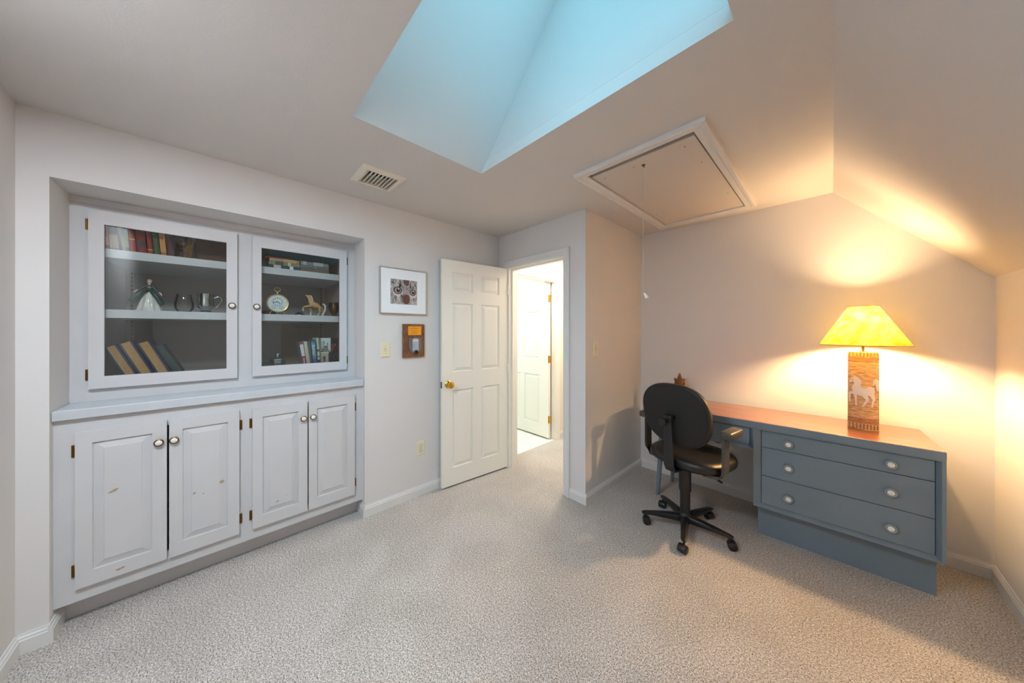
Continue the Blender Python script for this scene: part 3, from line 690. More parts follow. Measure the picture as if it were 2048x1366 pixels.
for x, y, z0, z1 in ((-0.023, 0.010, 0.0015, 0.027), (0.022, -0.009, 0.0015, 0.014), (0.052, 0.009, 0.0015, 0.02)):
    o_ = obj('sock', MB().tube([(x, y, z0), (x + 0.001, y, (z0 + z1) / 2), (x + 0.002, y, z1)], [0.0055, 0.0042, 0.0044], 10), M['horsewhite'], hs_)
o_ = obj('sock', MB().tube([(-0.070, -0.010, 0.033), (-0.074, -0.010, 0.044), (-0.073, -0.010, 0.054)], [0.0052, 0.0042, 0.004], 10), M['horsewhite'], hs_)
# brass goblet at the right end
one('goblet', MB().lathe([(0.0, 0.0), (0.026, 0.0), (0.027, 0.004), (0.016, 0.010), (0.018, 0.020), (0.034, 0.045), (0.037, 0.075), (0.033, 0.098), (0.038, 0.108), (0.036, 0.108), (0.030, 0.095), (0.0, 0.03)], n=32, cap=False),
    mat('aged_brass', '6e5a2a', 0.2, 1.0), (-2.71, 0.632, SH2), 0, 'aged brass goblet at the right end of the middle shelf', 'goblet')

# covered glass dish, bottom right compartment
gd = thing('candy_dish', 'cut glass candy dish with a pointed lid and knob, bottom right shelf', 'dish', (-2.70, 0.278, SH1), 0.3)
obj('bowl', MB().lathe([(0.0, 0.0), (0.030, 0.0), (0.046, 0.02), (0.048, 0.050), (0.044, 0.050), (0.040, 0.02), (0, 0.006)], n=8, cap=False), M['cutglass'], gd, auto=10)
ld = obj('lid', MB().lathe([(0.049, 0.0505), (0.051, 0.056), (0.047, 0.064), (0.016, 0.076), (0.006, 0.080), (0.006, 0.084)], n=8), M['cutglass'], gd, auto=10)
obj('lid_knob', MB().ball((0, 0, 0.093), 0.011, 8, 6), M['cutglass'], ld, auto=10)
# standing books
G5 = 'books standing on the bottom right shelf'
book('slim white and red book leaning at the left of the row', 0.437, SH1 + 0.002, 0.020, 0.175, 0.14, '777c8c', group=G5, x=-2.68, tilt=-0.14, bands=[(0.0, 0.42, 'b0283a'), (0.42, 0.92, 'e3e2e4'), (0.92, 1.0, 'b0283a')], text='Amer', ts=0.022, tz=0.2, tcol='f2eeee', pages='e0ddd4')  # grey-blue cover puts the shade on the book's side into the colour
book('cream book with worn speckled spine, second in the leaning row', 0.461, SH1 + 0.003, 0.023, 0.18, 0.145, 'cfc8b8', group=G5, x=-2.68, tilt=-0.12, pages='ded6c2')
book('dark grey green book squeezed beside the blue one', 0.482, SH1 + 0.002, 0.016, 0.186, 0.14, '4c5a56', group=G5, x=-2.69, tilt=-0.10)
book('blue book with large white title letters on its spine', 0.502, SH1 + 0.002, 0.023, 0.188, 0.15, '1d5f80', group=G5, x=-2.68, tilt=-0.09, bands=[(0.28, 0.93, '5f9cb4'), (0.06, 0.28, '5b6ea0'), (0.0, 0.06, 'c8d4e0')], text='Bonsai', ts=0.030, tz=0.62, pages='dfe3e4')
book('white book with small brown pictures on its spine', 0.5265, SH1 + 0.001, 0.013, 0.207, 0.15, 'd8ddd6', group=G5, x=-2.68, tilt=-0.05, bands=[(0.5, 0.58, '5a3f30'), (0.3, 0.34, '7a4a3a'), (0.0, 0.2, '4a4640')], pages='e4e2da')
book('thin olive gold book right of the white picture book', 0.5375, SH1 + 0.001, 0.008, 0.203, 0.15, '9a8f58', group=G5, x=-2.68, tilt=-0.04)
# picture book standing face out, showing a castle against a white sky
pb = thing('picture_book', 'book standing face out with a castle picture on a white cover', 'book', (-2.735, 0.582, SH1), QX)
obj('cover', MB().box(-0.034, 0.034, 0, 0.012, 0, 0.205), book_mats('e8ecea'), pb)
cs = MB()
def tower(x, w, z0, z1, roof): cs.box(x - w / 2, x + w / 2, -0.0006, 0, z0, z1)
for x, w, z0, z1 in ((-0.012, 0.007, 0.10, 0.165), (0.012, 0.008, 0.10, 0.155), (0.0, 0.022, 0.09, 0.135), (-0.020, 0.012, 0.09, 0.118), (0.022, 0.014, 0.09, 0.112)): tower(x, w, z0, z1, 0)
obj('castle_walls', cs, book_mats('a9a394'), pb)
rf = MB()
for x, w, z0, z1 in ((-0.012, 0.010, 0.165, 0.185), (0.012, 0.011, 0.155, 0.172), (0.0, 0.026, 0.135, 0.146), (-0.020, 0.014, 0.118, 0.126)): rf.prism([(x - w / 2, z0), (x + w / 2, z0), (x, z1)], (-0.0008, 0))
for x, z in ((-0.006, 0.112), (0.004, 0.115), (0.012, 0.12), (-0.018, 0.105), (0.006, 0.1), (-0.012, 0.13)): rf.box(x - 0.0014, x + 0.0014, -0.0008, 0, z, z + 0.006)
rf.prism([(-0.034, 0.0), (0.034, 0.0), (0.034, 0.10), (0.02, 0.092), (0.0, 0.088), (-0.016, 0.092), (-0.034, 0.108)], (-0.00075, 0))
obj('castle_roofs_and_trees', rf, book_mats('3d403f'), pb)
# cream candle lantern with an arched opening
ln = thing('lantern', 'cream ceramic tealight lantern with an arched opening before the castle picture book', 'lantern', (-2.695, 0.562, SH1), QX)
A = [(-0.031, 0), (-0.006, 0)] + [(-0.006, 0.055)] + [(0.002 + 0.008 * math.cos(PI - PI * i / 8), 0.055 + 0.012 * math.sin(PI * i / 8)) for i in range(1, 8)] + [(0.010, 0.055), (0.010, 0), (0.031, 0), (0.029, 0.088), (-0.029, 0.088)]
lb = MB().prism(A, (-0.002, 0.003)); lb.box(-0.031, -0.028, 0.0031, 0.038, 0, 0.088); lb.box(0.028, 0.031, 0.0031, 0.038, 0, 0.088); lb.box(-0.028, 0.028, 0.035, 0.038, 0, 0.088)
obj('body', lb, mat('cream_ceramic', 'cfc3b0', 0.4), ln)
obj('lid', MB().box(-0.033, 0.033, -0.004, 0.040, 0.0885, 0.096), M['ceramic'], ln, bevel=0.001)
# dark illustrated book and mask like ornament at the right
dk = thing('dark_book', 'dark red and black illustrated book standing face out at the right end', 'book', (-2.74, 0.642, SH1), QX)
obj('cover', MB().box(-0.024, 0.024, 0, 0.014, 0, 0.206), mat('dark_cover_art', '2a1c1c', 0.45, vary=0.5, vscale=40), dk)
ar = MB()
for c_, r_ in (((-0.010, 0, 0.135), (0.010, 0.0012, 0.028)), ((-0.016, 0, 0.11), (0.006, 0.0012, 0.02))): ar.ball(c_, r_, 12, 8)
obj('red_figure', ar, book_mats('8a1f1c'), dk)
a2 = MB().tube([(0.008 + 0.016 * math.cos(a), -0.0008, 0.052 + 0.020 * math.sin(a)) for a in [2 * PI * i / 16 for i in range(17)]], 0.001, 6); a2.ball((0.006, 0, 0.15), (0.003, 0.001, 0.012), 8, 6)
obj('pale_figure', a2, book_mats('a39a90'), dk)
# framed verse on parchment leaning on the back of the shelf
pp = thing('verse_sheet', 'tan parchment sheet with a handwritten heading at the back of the bottom right shelf', 'paper', (XBK + 0.004, 0.515, SH1), QX)
obj('sheet', MB().box(-0.16, 0.105, -0.0015, 0, 0, 0.32), mat('parchment', 'a08a68', 0.8, vary=0.08, vscale=12), pp)
sc = MB(); rr = random.Random(3)
x = -0.06
while x < 0.05:
    w_ = rr.uniform(0.008, 0.016); sc.tube([(x + w_ * t, -0.0018, 0.292 + 0.007 * math.sin(t * 7 + x * 90)) for t in [i / 8 for i in range(9)]], 0.0009, 5); x += w_ + 0.004
obj('handwriting', sc, M['ink'], pp)

# ------------------------------------------------------------------ desk
TH = math.radians(2.6)
P0 = (0.389, 2.566, 0)
DM = Matrix.Translation(P0) @ Matrix.Rotation(TH, 4, 'Z')
def dw(x, y, z=0): return tuple(DM @ Vector((x, y, z)))
dk = thing('desk', 'blue grey painted desk with a red brown top against the back wall', 'desk', P0, TH)
DT = 0.775
obj('desktop_edge', MB().box(-1.44, 0, 0, 0.488, 0.732, 0.7735), M['blue'], dk, bevel=0.0015)
tp = obj('desktop', MB().box(-1.437, -0.003, 0.003, 0.486, 0.7735, DT), M['desktop'], dk, bevel=0.0007); tp['label'] = 'red brown glossy desk top'
X = lambda l, r, t_, b_: None
def bezel(b, o, i, yo, yi, flat):     # o,i = (x0,x1,z0,z1)
    f_ = (o[0] + flat[0], o[1] - flat[1], o[2] + flat[2], o[3] - flat[3])
    rc = lambda r, y: rect(r[0], r[1], r[2], r[3], y)
    back = rc(o, yi + 0.033); 
    b.loops([back, rc(o, yo), rc(f_, yo), rc(i, yi), rc(i, yi + 0.033)], cap1=False)
ped = MB().box(-0.745, -0.001, 0.060, 0.485, 0.222, 0.7315)
obj('pedestal', ped, M['blue'], dk)
b = MB(); bezel(b, (-0.745, -0.001, 0.222, 0.7317), (-0.707, -0.028, 0.2425, 0.7205), 0.0, 0.027, (0.003, 0.013, 0.002, 0.006))
obj('pedestal_frame', b, M['blue'], dk)
ap = MB().box(-1.44, -0.746, 0.057, 0.485, 0.588, 0.7315); obj('apron', ap, M['blue'], dk)
b = MB(); bezel(b, (-1.44, -0.746, 0.588, 0.7317), (-1.40, -0.764, 0.610, 0.7225), 0.002, 0.024, (0.004, 0.003, 0.004, 0.003))
obj('apron_frame', b, M['blue'], dk)
obj('plinth', MB().box(-0.73, -0.011, 0.102, 0.45, 0.0, 0.2218), M['blue'], dk)
M['knobring'] = mat('grey_white_knob_ring', '9ba0a1', 0.3, coat=0.3)
M['knobwhite'] = mat('knob_white', 'e6e8e8', 0.25, coat=0.3)
for z0, z1, kz in ((0.6135, 0.7185, 0.662), (0.4275, 0.6105, 0.513), (0.244, 0.4245, 0.323)):
    d = obj('drawer', MB().box(-0.7045, -0.0305, 0.0225, 0.058, z0 + 0.0005, z1), M['blue'], dk, bevel=0.001)
    for kx in (-0.575, -0.172):
        mx = Matrix.Translation((kx, 0.0225, kz)) @ Matrix.Rotation(PI / 2, 4, 'X')
        k = MB().lathe([(0.007, -0.001), (0.006, 0.010), (0.012, 0.014), (0.022, 0.016), (0.022, 0.021), (0.019, 0.0235), (0.0165, 0.022), (0.0160, 0.017), (0.0140, 0.017)], mx=mx, n=28)
        ko = obj('knob', k, M['knobring'], d)
        c = MB().lathe([(0.0138, 0.017), (0.0136, 0.0235), (0.011, 0.026), (0.0, 0.027)], mx=mx, n=28, cap=False)
        ci = obj('knob_insert', c, M['knobwhite'], ko); ci['label'] = 'white raised insert'
obj('drawer', MB().box(-1.398, -0.766, 0.020, 0.055, 0.6115, 0.7205), M['blue'], dk, bevel=0.001)
for (bx, by), (tx, ty) in (((-1.392, 0.142), (-1.345, 0.12)), ((-1.372, 0.465), (-1.335, 0.43))):
    obj('leg', MB().tube([(bx, by, 0), (tx, ty, 0.588)], [0.015, 0.023], 16), M['blue'], dk)
cp = MB().tube([dw(-0.95, 0.12, 0.587), dw(-0.945, 0.12, 0.57), dw(-0.95, 0.14, 0.545), dw(-0.975, 0.17, 0.53), dw(-1.01, 0.2, 0.535), dw(-1.02, 0.24, 0.56), dw(-1.0, 0.27, 0.587)], 0.0028, 8)

o_ = obj('power_cord', cp, M['black'], dk, world=True)

# ------------------------------------------------------------------ table lamp
LX, LY = dw(-0.245, 0.27)[:2]
lp = thing('table_lamp', 'lit table lamp with yellow cone shade and a carved sandstone base on the desk', 'lamp', (LX, LY, DT), TH)
def lens_pts(w, t, n=20):
    P = []
    for i in range(n + 1):
        x = -w + 2 * w * i / n; P.append((x, -t * (1 - (x / w) ** 2)))
    for i in range(1, n):
        x = w - 2 * w * i / n; P.append((x, t * (1 - (x / w) ** 2)))
    return P
LW, LT, LH = 0.063, 0.038, 0.467
LP = lens_pts(LW, LT)
def stone_mat():
    m = bpy.data.materials.new('carved_sandstone'); m.use_nodes = True; nt = m.node_tree; b = nt.nodes['Principled BSDF']; N = nt.nodes.new; K = nt.links.new
    tc = N('ShaderNodeTexCoord'); mp = N('ShaderNodeMapping'); mp.inputs['Scale'].default_value = (1, 1, 7)
    K(tc.outputs['Object'], mp.inputs[0]); n = N('ShaderNodeTexNoise'); n.inputs['Scale'].default_value = 30; n.inputs['Detail'].default_value = 4; n.inputs['Distortion'].default_value = 0.5
    K(mp.outputs[0], n.inputs['Vector']); r = N('ShaderNodeValToRGB'); K(n.outputs['Fac'], r.inputs['Fac'])
    e = r.color_ramp.elements; e[0].position = 0.36; e[0].color = lin('b4875a'); e[1].position = 0.6; e[1].color = lin('e6c492')
    K(r.outputs[0], b.inputs['Base Color']); b.inputs['Roughness'].default_value = 0.85
    bp = N('ShaderNodeBump'); bp.inputs['Distance'].default_value = 0.003; bp.inputs['Strength'].default_value = 0.7; K(n.outputs['Fac'], bp.inputs['Height']); K(bp.outputs[0], b.inputs['Normal'])
    return m
M['stone'] = stone_mat()
bs = obj('base', MB().loops([[(x, y, z) for x, y in LP] for z in (0.0, LH)], cap0=True, cap1=True, smooth=True), M['stone'], lp)
M['redline'] = mat('red_brown_band', '8a3a1c', 0.8)
for z in (0.042, 0.050, 0.058, 0.066, 0.411, 0.419, 0.427, 0.434):
    g = MB().loops([[(x * 1.006, y * 1.02, z - 0.0016) for x, y in LP], [(x * 1.006, y * 1.02, z + 0.0016) for x, y in LP]], cap0=True, cap1=True, smooth=True)
    obj('painted_band', g, M['redline'], bs)
g = MB()
for i in range(9):
    x = -LW * 0.88 + LW * 1.76 * i / 8; y = -LT * (1 - (x / LW) ** 2)
    for z0, z1 in ((0.004, 0.036), (0.440, 0.465)): g.box(x - 0.0022, x + 0.0022, y - 0.0008, y + 0.002, z0, z1)
obj('carved_notches', g, mat('dark_groove', '8a5c34', 0.9), bs)
# horse relief, an outline laid on the curved front
HPX = [(283,538),(286,518),(308,493),(330,466),(350,452),(375,452),(410,470),(440,490),(458,545),(440,552),(438,575),(452,598),(490,608),(535,598),(575,586),(605,590),(632,612),(644,650),(638,690),(642,735),(652,760),(624,815),(612,872),(588,870),(598,810),(612,765),(585,728),(548,705),(545,722),(560,762),(528,805),(486,866),(458,864),(486,812),(514,770),(485,744),(452,714),(400,710),(390,700),(384,730),(384,800),(390,864),(364,864),(362,800),(350,725),(340,704),(304,706),(298,760),(300,824),(280,824),(270,750),(274,688),(300,678),(328,668),(316,645),(312,618),(326,585),(346,556),(348,530),(328,526),(304,538)]
HP = [((a - 486) / 224 * LW * 0.985, 0.467 * (1200 - b_) / 1100) for a, b_ in HPX]
import mathutils.geometry as mg_
def wrap(name, poly, m, parent, off=0.0025):
    import bmesh
    tri = mg_.tessellate_polygon([[Vector((a, b_, 0)) for a, b_ in poly]])
    bm = bmesh.new(); vs = [bm.verts.new((x, 0, z)) for x, z in poly]
    for t in tri:
        try: bm.faces.new([vs[i] for i in t])
        except ValueError: pass
    bmesh.ops.subdivide_edges(bm, edges=bm.edges[:], cuts=7, use_grid_fill=True)
    n0 = len(bm.verts)
    for v in bm.verts: v.co.y = -LT * (1 - (min(1, abs(v.co.x) / LW)) ** 2) - off
    ex = bmesh.ops.extrude_face_region(bm, geom=bm.faces[:])
    for v in ex['geom']:
        if isinstance(v, bmesh.types.BMVert): v.co.y += off + 0.0008
    bmesh.ops.recalc_face_normals(bm, faces=bm.faces)
    me = bpy.data.meshes.new(name); bm.to_mesh(me); bm.free(); me.materials.append(m)
    o = bpy.data.objects.new(name, me); COL.objects.link(o); o.parent = parent
    return o
M['chalk'] = mat('chalk_white_relief', 'eeeae4', 0.7, bump=0.3, bscale=120)
o_ = wrap('horse_relief', HP, M['chalk'], bs, 0.004)
TPX = [(615,555),(618,505),(645,474),(680,474),(702,495),(706,540),(702,645),(678,645),(668,600),(655,560),(648,528),(632,565)]
wrap('tail_relief', [((a - 486) / 224 * LW * 0.985, 0.467 * (1200 - b_) / 1100) for a, b_ in TPX], M['chalk'], bs, 0.004)
el = MB().ball((-0.71 * LW, -LT * (1 - 0.71 ** 2) - 0.004, 0.296), (0.003, 0.001, 0.0018), 8, 6); obj('eye', el, M['ink'], bs)
obj('neck', MB().lathe([(0.02, LH), (0.02, LH + 0.004), (0.006, LH + 0.006), (0.006, LH + 0.05), (0.016, LH + 0.055), (0.016, LH + 0.095), (0.012, LH + 0.1)], n=20), M['brass'], lp)
SZ0, SZ1 = 0.510, 0.744
def shade_mat():
    m = bpy.data.materials.new('yellow_shade'); m.use_nodes = True; nt = m.node_tree; nt.nodes.remove(nt.nodes['Principled BSDF']); N = nt.nodes.new; K = nt.links.new
    out = nt.nodes['Material Output']; tc = N('ShaderNodeTexCoord'); n = N('ShaderNodeTexNoise'); n.inputs['Scale'].default_value = 22; n.inputs['Detail'].default_value = 6
    K(tc.outputs['Object'], n.inputs['Vector']); r = N('ShaderNodeValToRGB'); K(n.outputs['Fac'], r.inputs['Fac'])
    e = r.color_ramp.elements; e[0].position = 0.35; e[0].color = lin('ecc838'); e[1].position = 0.65; e[1].color = lin('fff178')
    t = N('ShaderNodeBsdfTranslucent'); d = N('ShaderNodeBsdfDiffuse'); mx = N('ShaderNodeMixShader'); mx.inputs[0].default_value = SHADE_T
    K(r.outputs[0], t.inputs[0]); K(r.outputs[0], d.inputs[0]); K(d.outputs[0], mx.inputs[1]); K(t.outputs[0], mx.inputs[2]); K(mx.outputs[0], out.inputs['Surface'])
    return m
SHADE_T = 0.05
sh = MB().lathe([(0.188, SZ0), (0.0625, SZ1)], n=64, cap=False)
obj('lamp_shade', sh, shade_mat(), lp)
M['rimtape'] = mat('shade_rim_tape', 'a9862c', 0.6)
for r_, z in ((0.188, SZ0), (0.0625, SZ1)): obj('shade_rim', MB().tube([(r_ * math.cos(a), r_ * math.sin(a), z) for a in [2 * PI * i / 64 for i in range(65)]], 0.0018, 6, cap=False), M['rimtape'], lp)
sp = MB()
for i in range(3):
    a = 2 * PI * i / 3 + 0.4; sp.tube([(0.0, 0, SZ1 - 0.01), (0.062 * math.cos(a), 0.062 * math.sin(a), SZ1 - 0.002)], 0.0014, 6)
for s_ in (-1, 1): sp.tube([(s_ * 0.014, 0, LH + 0.06), (s_ * 0.045, 0, LH + 0.12), (s_ * 0.045, 0, LH + 0.22), (0, 0, SZ1 - 0.008)], 0.0014, 6)
obj('shade_harp', sp, M['brass'], lp)
bm_ = bpy.data.materials.new('lit_bulb'); bm_.use_nodes = True; nt = bm_.node_tree; b_ = nt.nodes['Principled BSDF']
b_.inputs['Emission Color'].default_value = (1, 0.66, 0.33, 1); b_.inputs['Emission Strength'].default_value = 1080
obj('bulb', MB().lathe([(0.012, LH + 0.1), (0.020, LH + 0.11), (0.028, LH + 0.14), (0.029, LH + 0.19), (0.022, LH + 0.222), (0.0, LH + 0.235)], n=20, cap=False), bm_, lp)

# ------------------------------------------------------------------ carved head on the desk
hd = thing('head_statue', 'small brown crowned head statue at the left back of the desk', 'statue', (-0.927, 2.93, DT), -0.35)
M['bronze'] = mat('brown_bronze', '7a5230', 0.55, 0.3, bump=0.6, bscale=120, vary=0.35, vscale=60)
obj('stand', MB().lathe([(0.034, 0), (0.034, 0.012), (0.02, 0.02), (0.016, 0.04)], n=20), M['bronze'], hd)
h = MB(); h.loops([[(r * 0.86 * math.cos(a), -0.002 + dy + r * (1.0) * math.sin(a), z) for a in [2 * PI * i / 24 for i in range(24)]] for r, z, dy in
      ((0.016, 0.035, 0.004), (0.018, 0.05, 0.003), (0.022, 0.062, -0.001), (0.031, 0.075, -0.003), (0.036, 0.09, -0.002), (0.0385, 0.105, 0), (0.0385, 0.12, 0), (0.036, 0.13, 0))], cap0=True, cap1=True, smooth=True)
h.ball((0, -0.040, 0.095), (0.0045, 0.006, 0.010), 10, 8)                       # nose
for s in (-1, 1): h.ball((s * 0.012, -0.0355, 0.104), (0.0065, 0.0035, 0.003), 10, 6); h.tube([(s * 0.005, -0.038, 0.110), (s * 0.013, -0.037, 0.114), (s * 0.021, -0.032, 0.110)], 0.0018, 6)
h.tube([(-0.010, -0.036, 0.080), (0, -0.040, 0.078), (0.010, -0.036, 0.080)], [0.001, 0.003, 0.001], 8)
for s in (-1, 1): h.ball((s * 0.034, 0.004, 0.092), (0.004, 0.007, 0.022), 8, 8)
obj('head', h, M['bronze'], hd)
cr = MB(); cr.lathe([(0.039, 0.124), (0.042, 0.126), (0.042, 0.134), (0.038, 0.137), (0.040, 0.150), (0.043, 0.166), (0.038, 0.168), (0.022, 0.170), (0.019, 0.182), (0.016, 0.186), (0.013, 0.200), (0.008, 0.212), (0.003, 0.222), (0, 0.223)], n=24, cap=False)
for i in range(12):
    a = 2 * PI * i / 12; cr.prism([(-0.006, 0.0), (0.006, 0.0), (0.0, 0.016)], (-0.002, 0.002), mx=Matrix.Rotation(a, 4, 'Z') @ Matrix.Translation((0, -0.042, 0.160)))
for s in (-1, 1): cr.prism([(0.0, 0.0), (0.013, 0.01), (0.008, 0.03), (0.0, 0.036)] if s > 0 else [(0, 0), (0, 0.036), (-0.008, 0.03), (-0.013, 0.01)], (-0.002, 0.002), mx=Matrix.Translation((s * 0.038, 0, 0.118)))
obj('crown', cr, M['bronze'], hd)

# ------------------------------------------------------------------ office chair
CA = math.radians(-13.9)
ch = thing('office_chair', 'black swivel office chair with armrests, its round back to the room, at the desk', 'chair', (-0.70, 2.32, 0), CA)
obj('hub', MB().lathe([(0.030, 0.050), (0.042, 0.055), (0.044, 0.095), (0.034, 0.108), (0.030, 0.125)], n=24), M['black'], ch)
for i in range(5):
    a = math.radians(-74.6 + 72 * i) - CA; ux = Vector((math.cos(a), math.sin(a), 0)); uy = Vector((-math.sin(a), math.cos(a), 0)); L = []
    for d_, w_, zb, zt in ((0.02, 0.026, 0.052, 0.104), (0.10, 0.024, 0.060, 0.104), (0.20, 0.020, 0.068, 0.096), (0.26, 0.018, 0.070, 0.088), (0.278, 0.012, 0.072, 0.083)):
        c_ = ux * d_; P = []
        for k in range(12):
            t = 2 * PI * k / 12; cx_ = math.copysign(abs(math.cos(t)) ** 0.6, math.cos(t)); sz_ = math.copysign(abs(math.sin(t)) ** 0.6, math.sin(t))
            q = c_ + uy * w_ * cx_; P.append((q.x, q.y, (zb + zt) / 2 + (zt - zb) / 2 * sz_))
        L.append(P)
    obj('base_leg', MB().loops(L, cap0=True, cap1=True, smooth=True), M['black'], ch)
    cw = MB(); tw = a + 1.1 + i * 0.9; c_ = ux * 0.26
    wx = Vector((math.cos(tw), math.sin(tw), 0)); ctr = c_ + wx.cross(Vector((0, 0, 1))) * 0.012
    R_ = Matrix.Translation((ctr.x, ctr.y, 0.026)) @ Matrix.Rotation(tw, 4, 'Z') @ Matrix.Rotation(PI / 2, 4, 'Y')
    for s in (-1, 1): cw.lathe([(0.020, 0.003), (0.026, 0.006), (0.026, 0.022), (0.019, 0.026)] if s > 0 else [(0.019, -0.026), (0.026, -0.022), (0.026, -0.006), (0.020, -0.003)], mx=R_, n=20)
    cw.lathe([(0.012, -0.02), (0.012, 0.02)], mx=R_, n=12)
    cw.tube([(c_.x, c_.y, 0.03), (c_.x, c_.y, 0.075)], 0.007, 8)
    cw.lathe([(0.0275, -0.0245), (0.0285, -0.022), (0.0285, 0.022), (0.0275, 0.0245)], mx=R_ @ Matrix.Translation((0, 0.0, 0)) @ Matrix.Scale(0.92, 4), n=20)
    obj('caster', cw, M['black'], ch)
obj('gas_column', MB().lathe([(0.031, 0.10), (0.032, 0.27), (0.038, 0.272), (0.038, 0.455)], n=28), M['black'], ch)
def cushion(name, a, b_, prof, m, n=56, e=2.6, mx=None, yshift=0, top_smaller=0.0):
    L = []
    for k, z in prof:
        P = []
        for i in range(n):
            t = 2 * PI * i / n; c_, s_ = math.cos(t), math.sin(t)
            x = a * k * math.copysign(abs(c_) ** (2 / e), c_); y = b_ * k * math.copysign(abs(s_) ** (2 / e), s_)
            x *= 1 - top_smaller * (y / b_)
            P.append((x, y + yshift, z))
        L.append(P)
    return obj(name, MB().loops(L, cap0=True, cap1=True, smooth=True, mx=mx), m, ch, auto=60)
seatprof = [(z_[0], z_[1]) for z_ in ((0.86, 0.463), (0.95, 0.467), (0.99, 0.478), (1.0, 0.494), (0.99, 0.511), (0.95, 0.525), (0.85, 0.533), (0.6, 0.532), (0.3, 0.528), (0.05, 0.527))]
cushion('seat', 0.252, 0.235, seatprof, M['blackleather'], yshift=0.085, e=2.7, top_smaller=0.03)
cushion('seat_shell', 0.225, 0.205, [(0.7, 0.443), (0.95, 0.451), (1.0, 0.465)], M['black'], yshift=0.085)
tilt = math.radians(9)
BM_ = Matrix.Translation((0.004, -0.135, 0.805)) @ Matrix.Rotation(tilt, 4, 'X') @ Matrix.Rotation(PI / 2, 4, 'X')    # local z -> -y (rear)
backprof = [(0.05, -0.062), (0.5, -0.065), (0.8, -0.062), (0.93, -0.052), (0.985, -0.036), (1.0, -0.018), (0.995, -0.004), (0.97, 0.004)]
cushion('backrest', 0.232, 0.213, backprof, M['blackleather'], mx=BM_, e=2.5, top_smaller=-0.03)
cushion('backrest_shell', 0.232, 0.213, [(0.965, 0.002), (0.955, 0.009), (0.9, 0.013), (0.5, 0.016), (0.05, 0.017)], M['chairback'], mx=BM_, e=2.5, top_smaller=-0.03)
pip = []
for i in range(65):
    t = 2 * PI * i / 64; c_, s_ = math.cos(t), math.sin(t); y = 0.213 * 0.968 * math.copysign(abs(s_) ** 0.8, s_); x = 0.232 * 0.968 * math.copysign(abs(c_) ** 0.8, c_) * (1 + 0.03 * y / 0.213)
    pip.append(tuple(BM_ @ Vector((x, y, 0.005))))
obj('piping', MB().tube(pip, 0.0032, 8, cap=False), M['blackleather'], ch)
bar = MB(); Lb = []
for y, z, dy, dz in ((0.0, 0.445, 0, 1), (-0.10, 0.440, 0, 1), (-0.165, 0.443, 0.5, 0.8), (-0.185, 0.48, 1, 0.2), (-0.190, 0.60, 1, 0), (-0.196, 0.72, 1, 0), (-0.202, 0.775, 1, 0), (-0.203, 0.79, 1, 0)):
    n_ = Vector((0, dy, dz)).normalized() * 0.007
    w_ = 0.034 if z < 0.7 else 0.029
    Lb.append([(-w_ + 0.002, y - n_.y, z - n_.z), (w_ + 0.002, y - n_.y, z - n_.z), (w_ + 0.002, y + n_.y, z + n_.z), (-w_ + 0.002, y + n_.y, z + n_.z)])
obj('back_bar', bar.loops(Lb, cap0=True, cap1=True), M['black'], ch, bevel=0.003)
mxk = Matrix.Translation((-0.012, -0.208, 0.770)) @ Matrix.Rotation(PI / 2, 4, 'X')
obj('back_knob', MB().lathe([(0.012, 0), (0.012, 0.008), (0.022, 0.010), (0.024, 0.016), (0.024, 0.030), (0.020, 0.034)], mx=mxk, n=24), M['black'], ch)
brk = MB().box(-0.028, 0.028, -0.205, -0.148, 0.780, 0.815); obj('back_bracket', brk, M['black'], ch, bevel=0.010, seg=3)
for s in (-1, 1):
    x = s * 0.285; L = []
    pad = MB()
    for y, zc, w_, h_ in ((-0.072, 0.736, 0.026, 0.017), (-0.068, 0.736, 0.031, 0.022), (-0.060, 0.736, 0.033, 0.024), (0.0, 0.739, 0.034, 0.025), (0.065, 0.743, 0.033, 0.024), (0.080, 0.744, 0.030, 0.020), (0.086, 0.744, 0.022, 0.013)):
        P = []
        for k in range(20):
            t = 2 * PI * k / 20; P.append((x + w_ * math.copysign(abs(math.cos(t)) ** 0.42, math.cos(t)), y, zc + h_ * math.copysign(abs(math.sin(t)) ** 0.42, math.sin(t))))
        L.append(P)
    arm = obj('armrest', pad.loops(L, cap0=True, cap1=True, smooth=True), M['greyplastic'] , ch, auto=60)
    post = MB(); x = s * 0.268; xo = x
    Lp = []
    for (px_, pz_, nx, nz) in ((x, 0.722, 1, 0), (xo, 0.66, 1, 0), (xo, 0.53, 1, 0.0), (xo - s * 0.004, 0.49, 1, s * 0.5), (x - s * 0.03, 0.457, 0.4, s * 1), (x - s * 0.12, 0.447, 0, s * 1)):
        n_ = Vector((nx, 0, nz)).normalized() * 0.010
        Lp.append([(px_ - n_.x, -0.056, pz_ - n_.z), (px_ + n_.x, -0.056, pz_ + n_.z), (px_ + n_.x, 0.000, pz_ + n_.z), (px_ - n_.x, 0.000, pz_ - n_.z)])
    obj('arm_post', post.loops(Lp, cap0=True, cap1=True), M['greyplastic'] if s > 0 else M['black'], ch, bevel=0.004)
obj('tilt_lever', MB().tube([(0.10, 0.02, 0.45), (0.20, -0.02, 0.440), (0.255, -0.045, 0.440)], [0.005, 0.005, 0.007], 8), M['black'], ch)

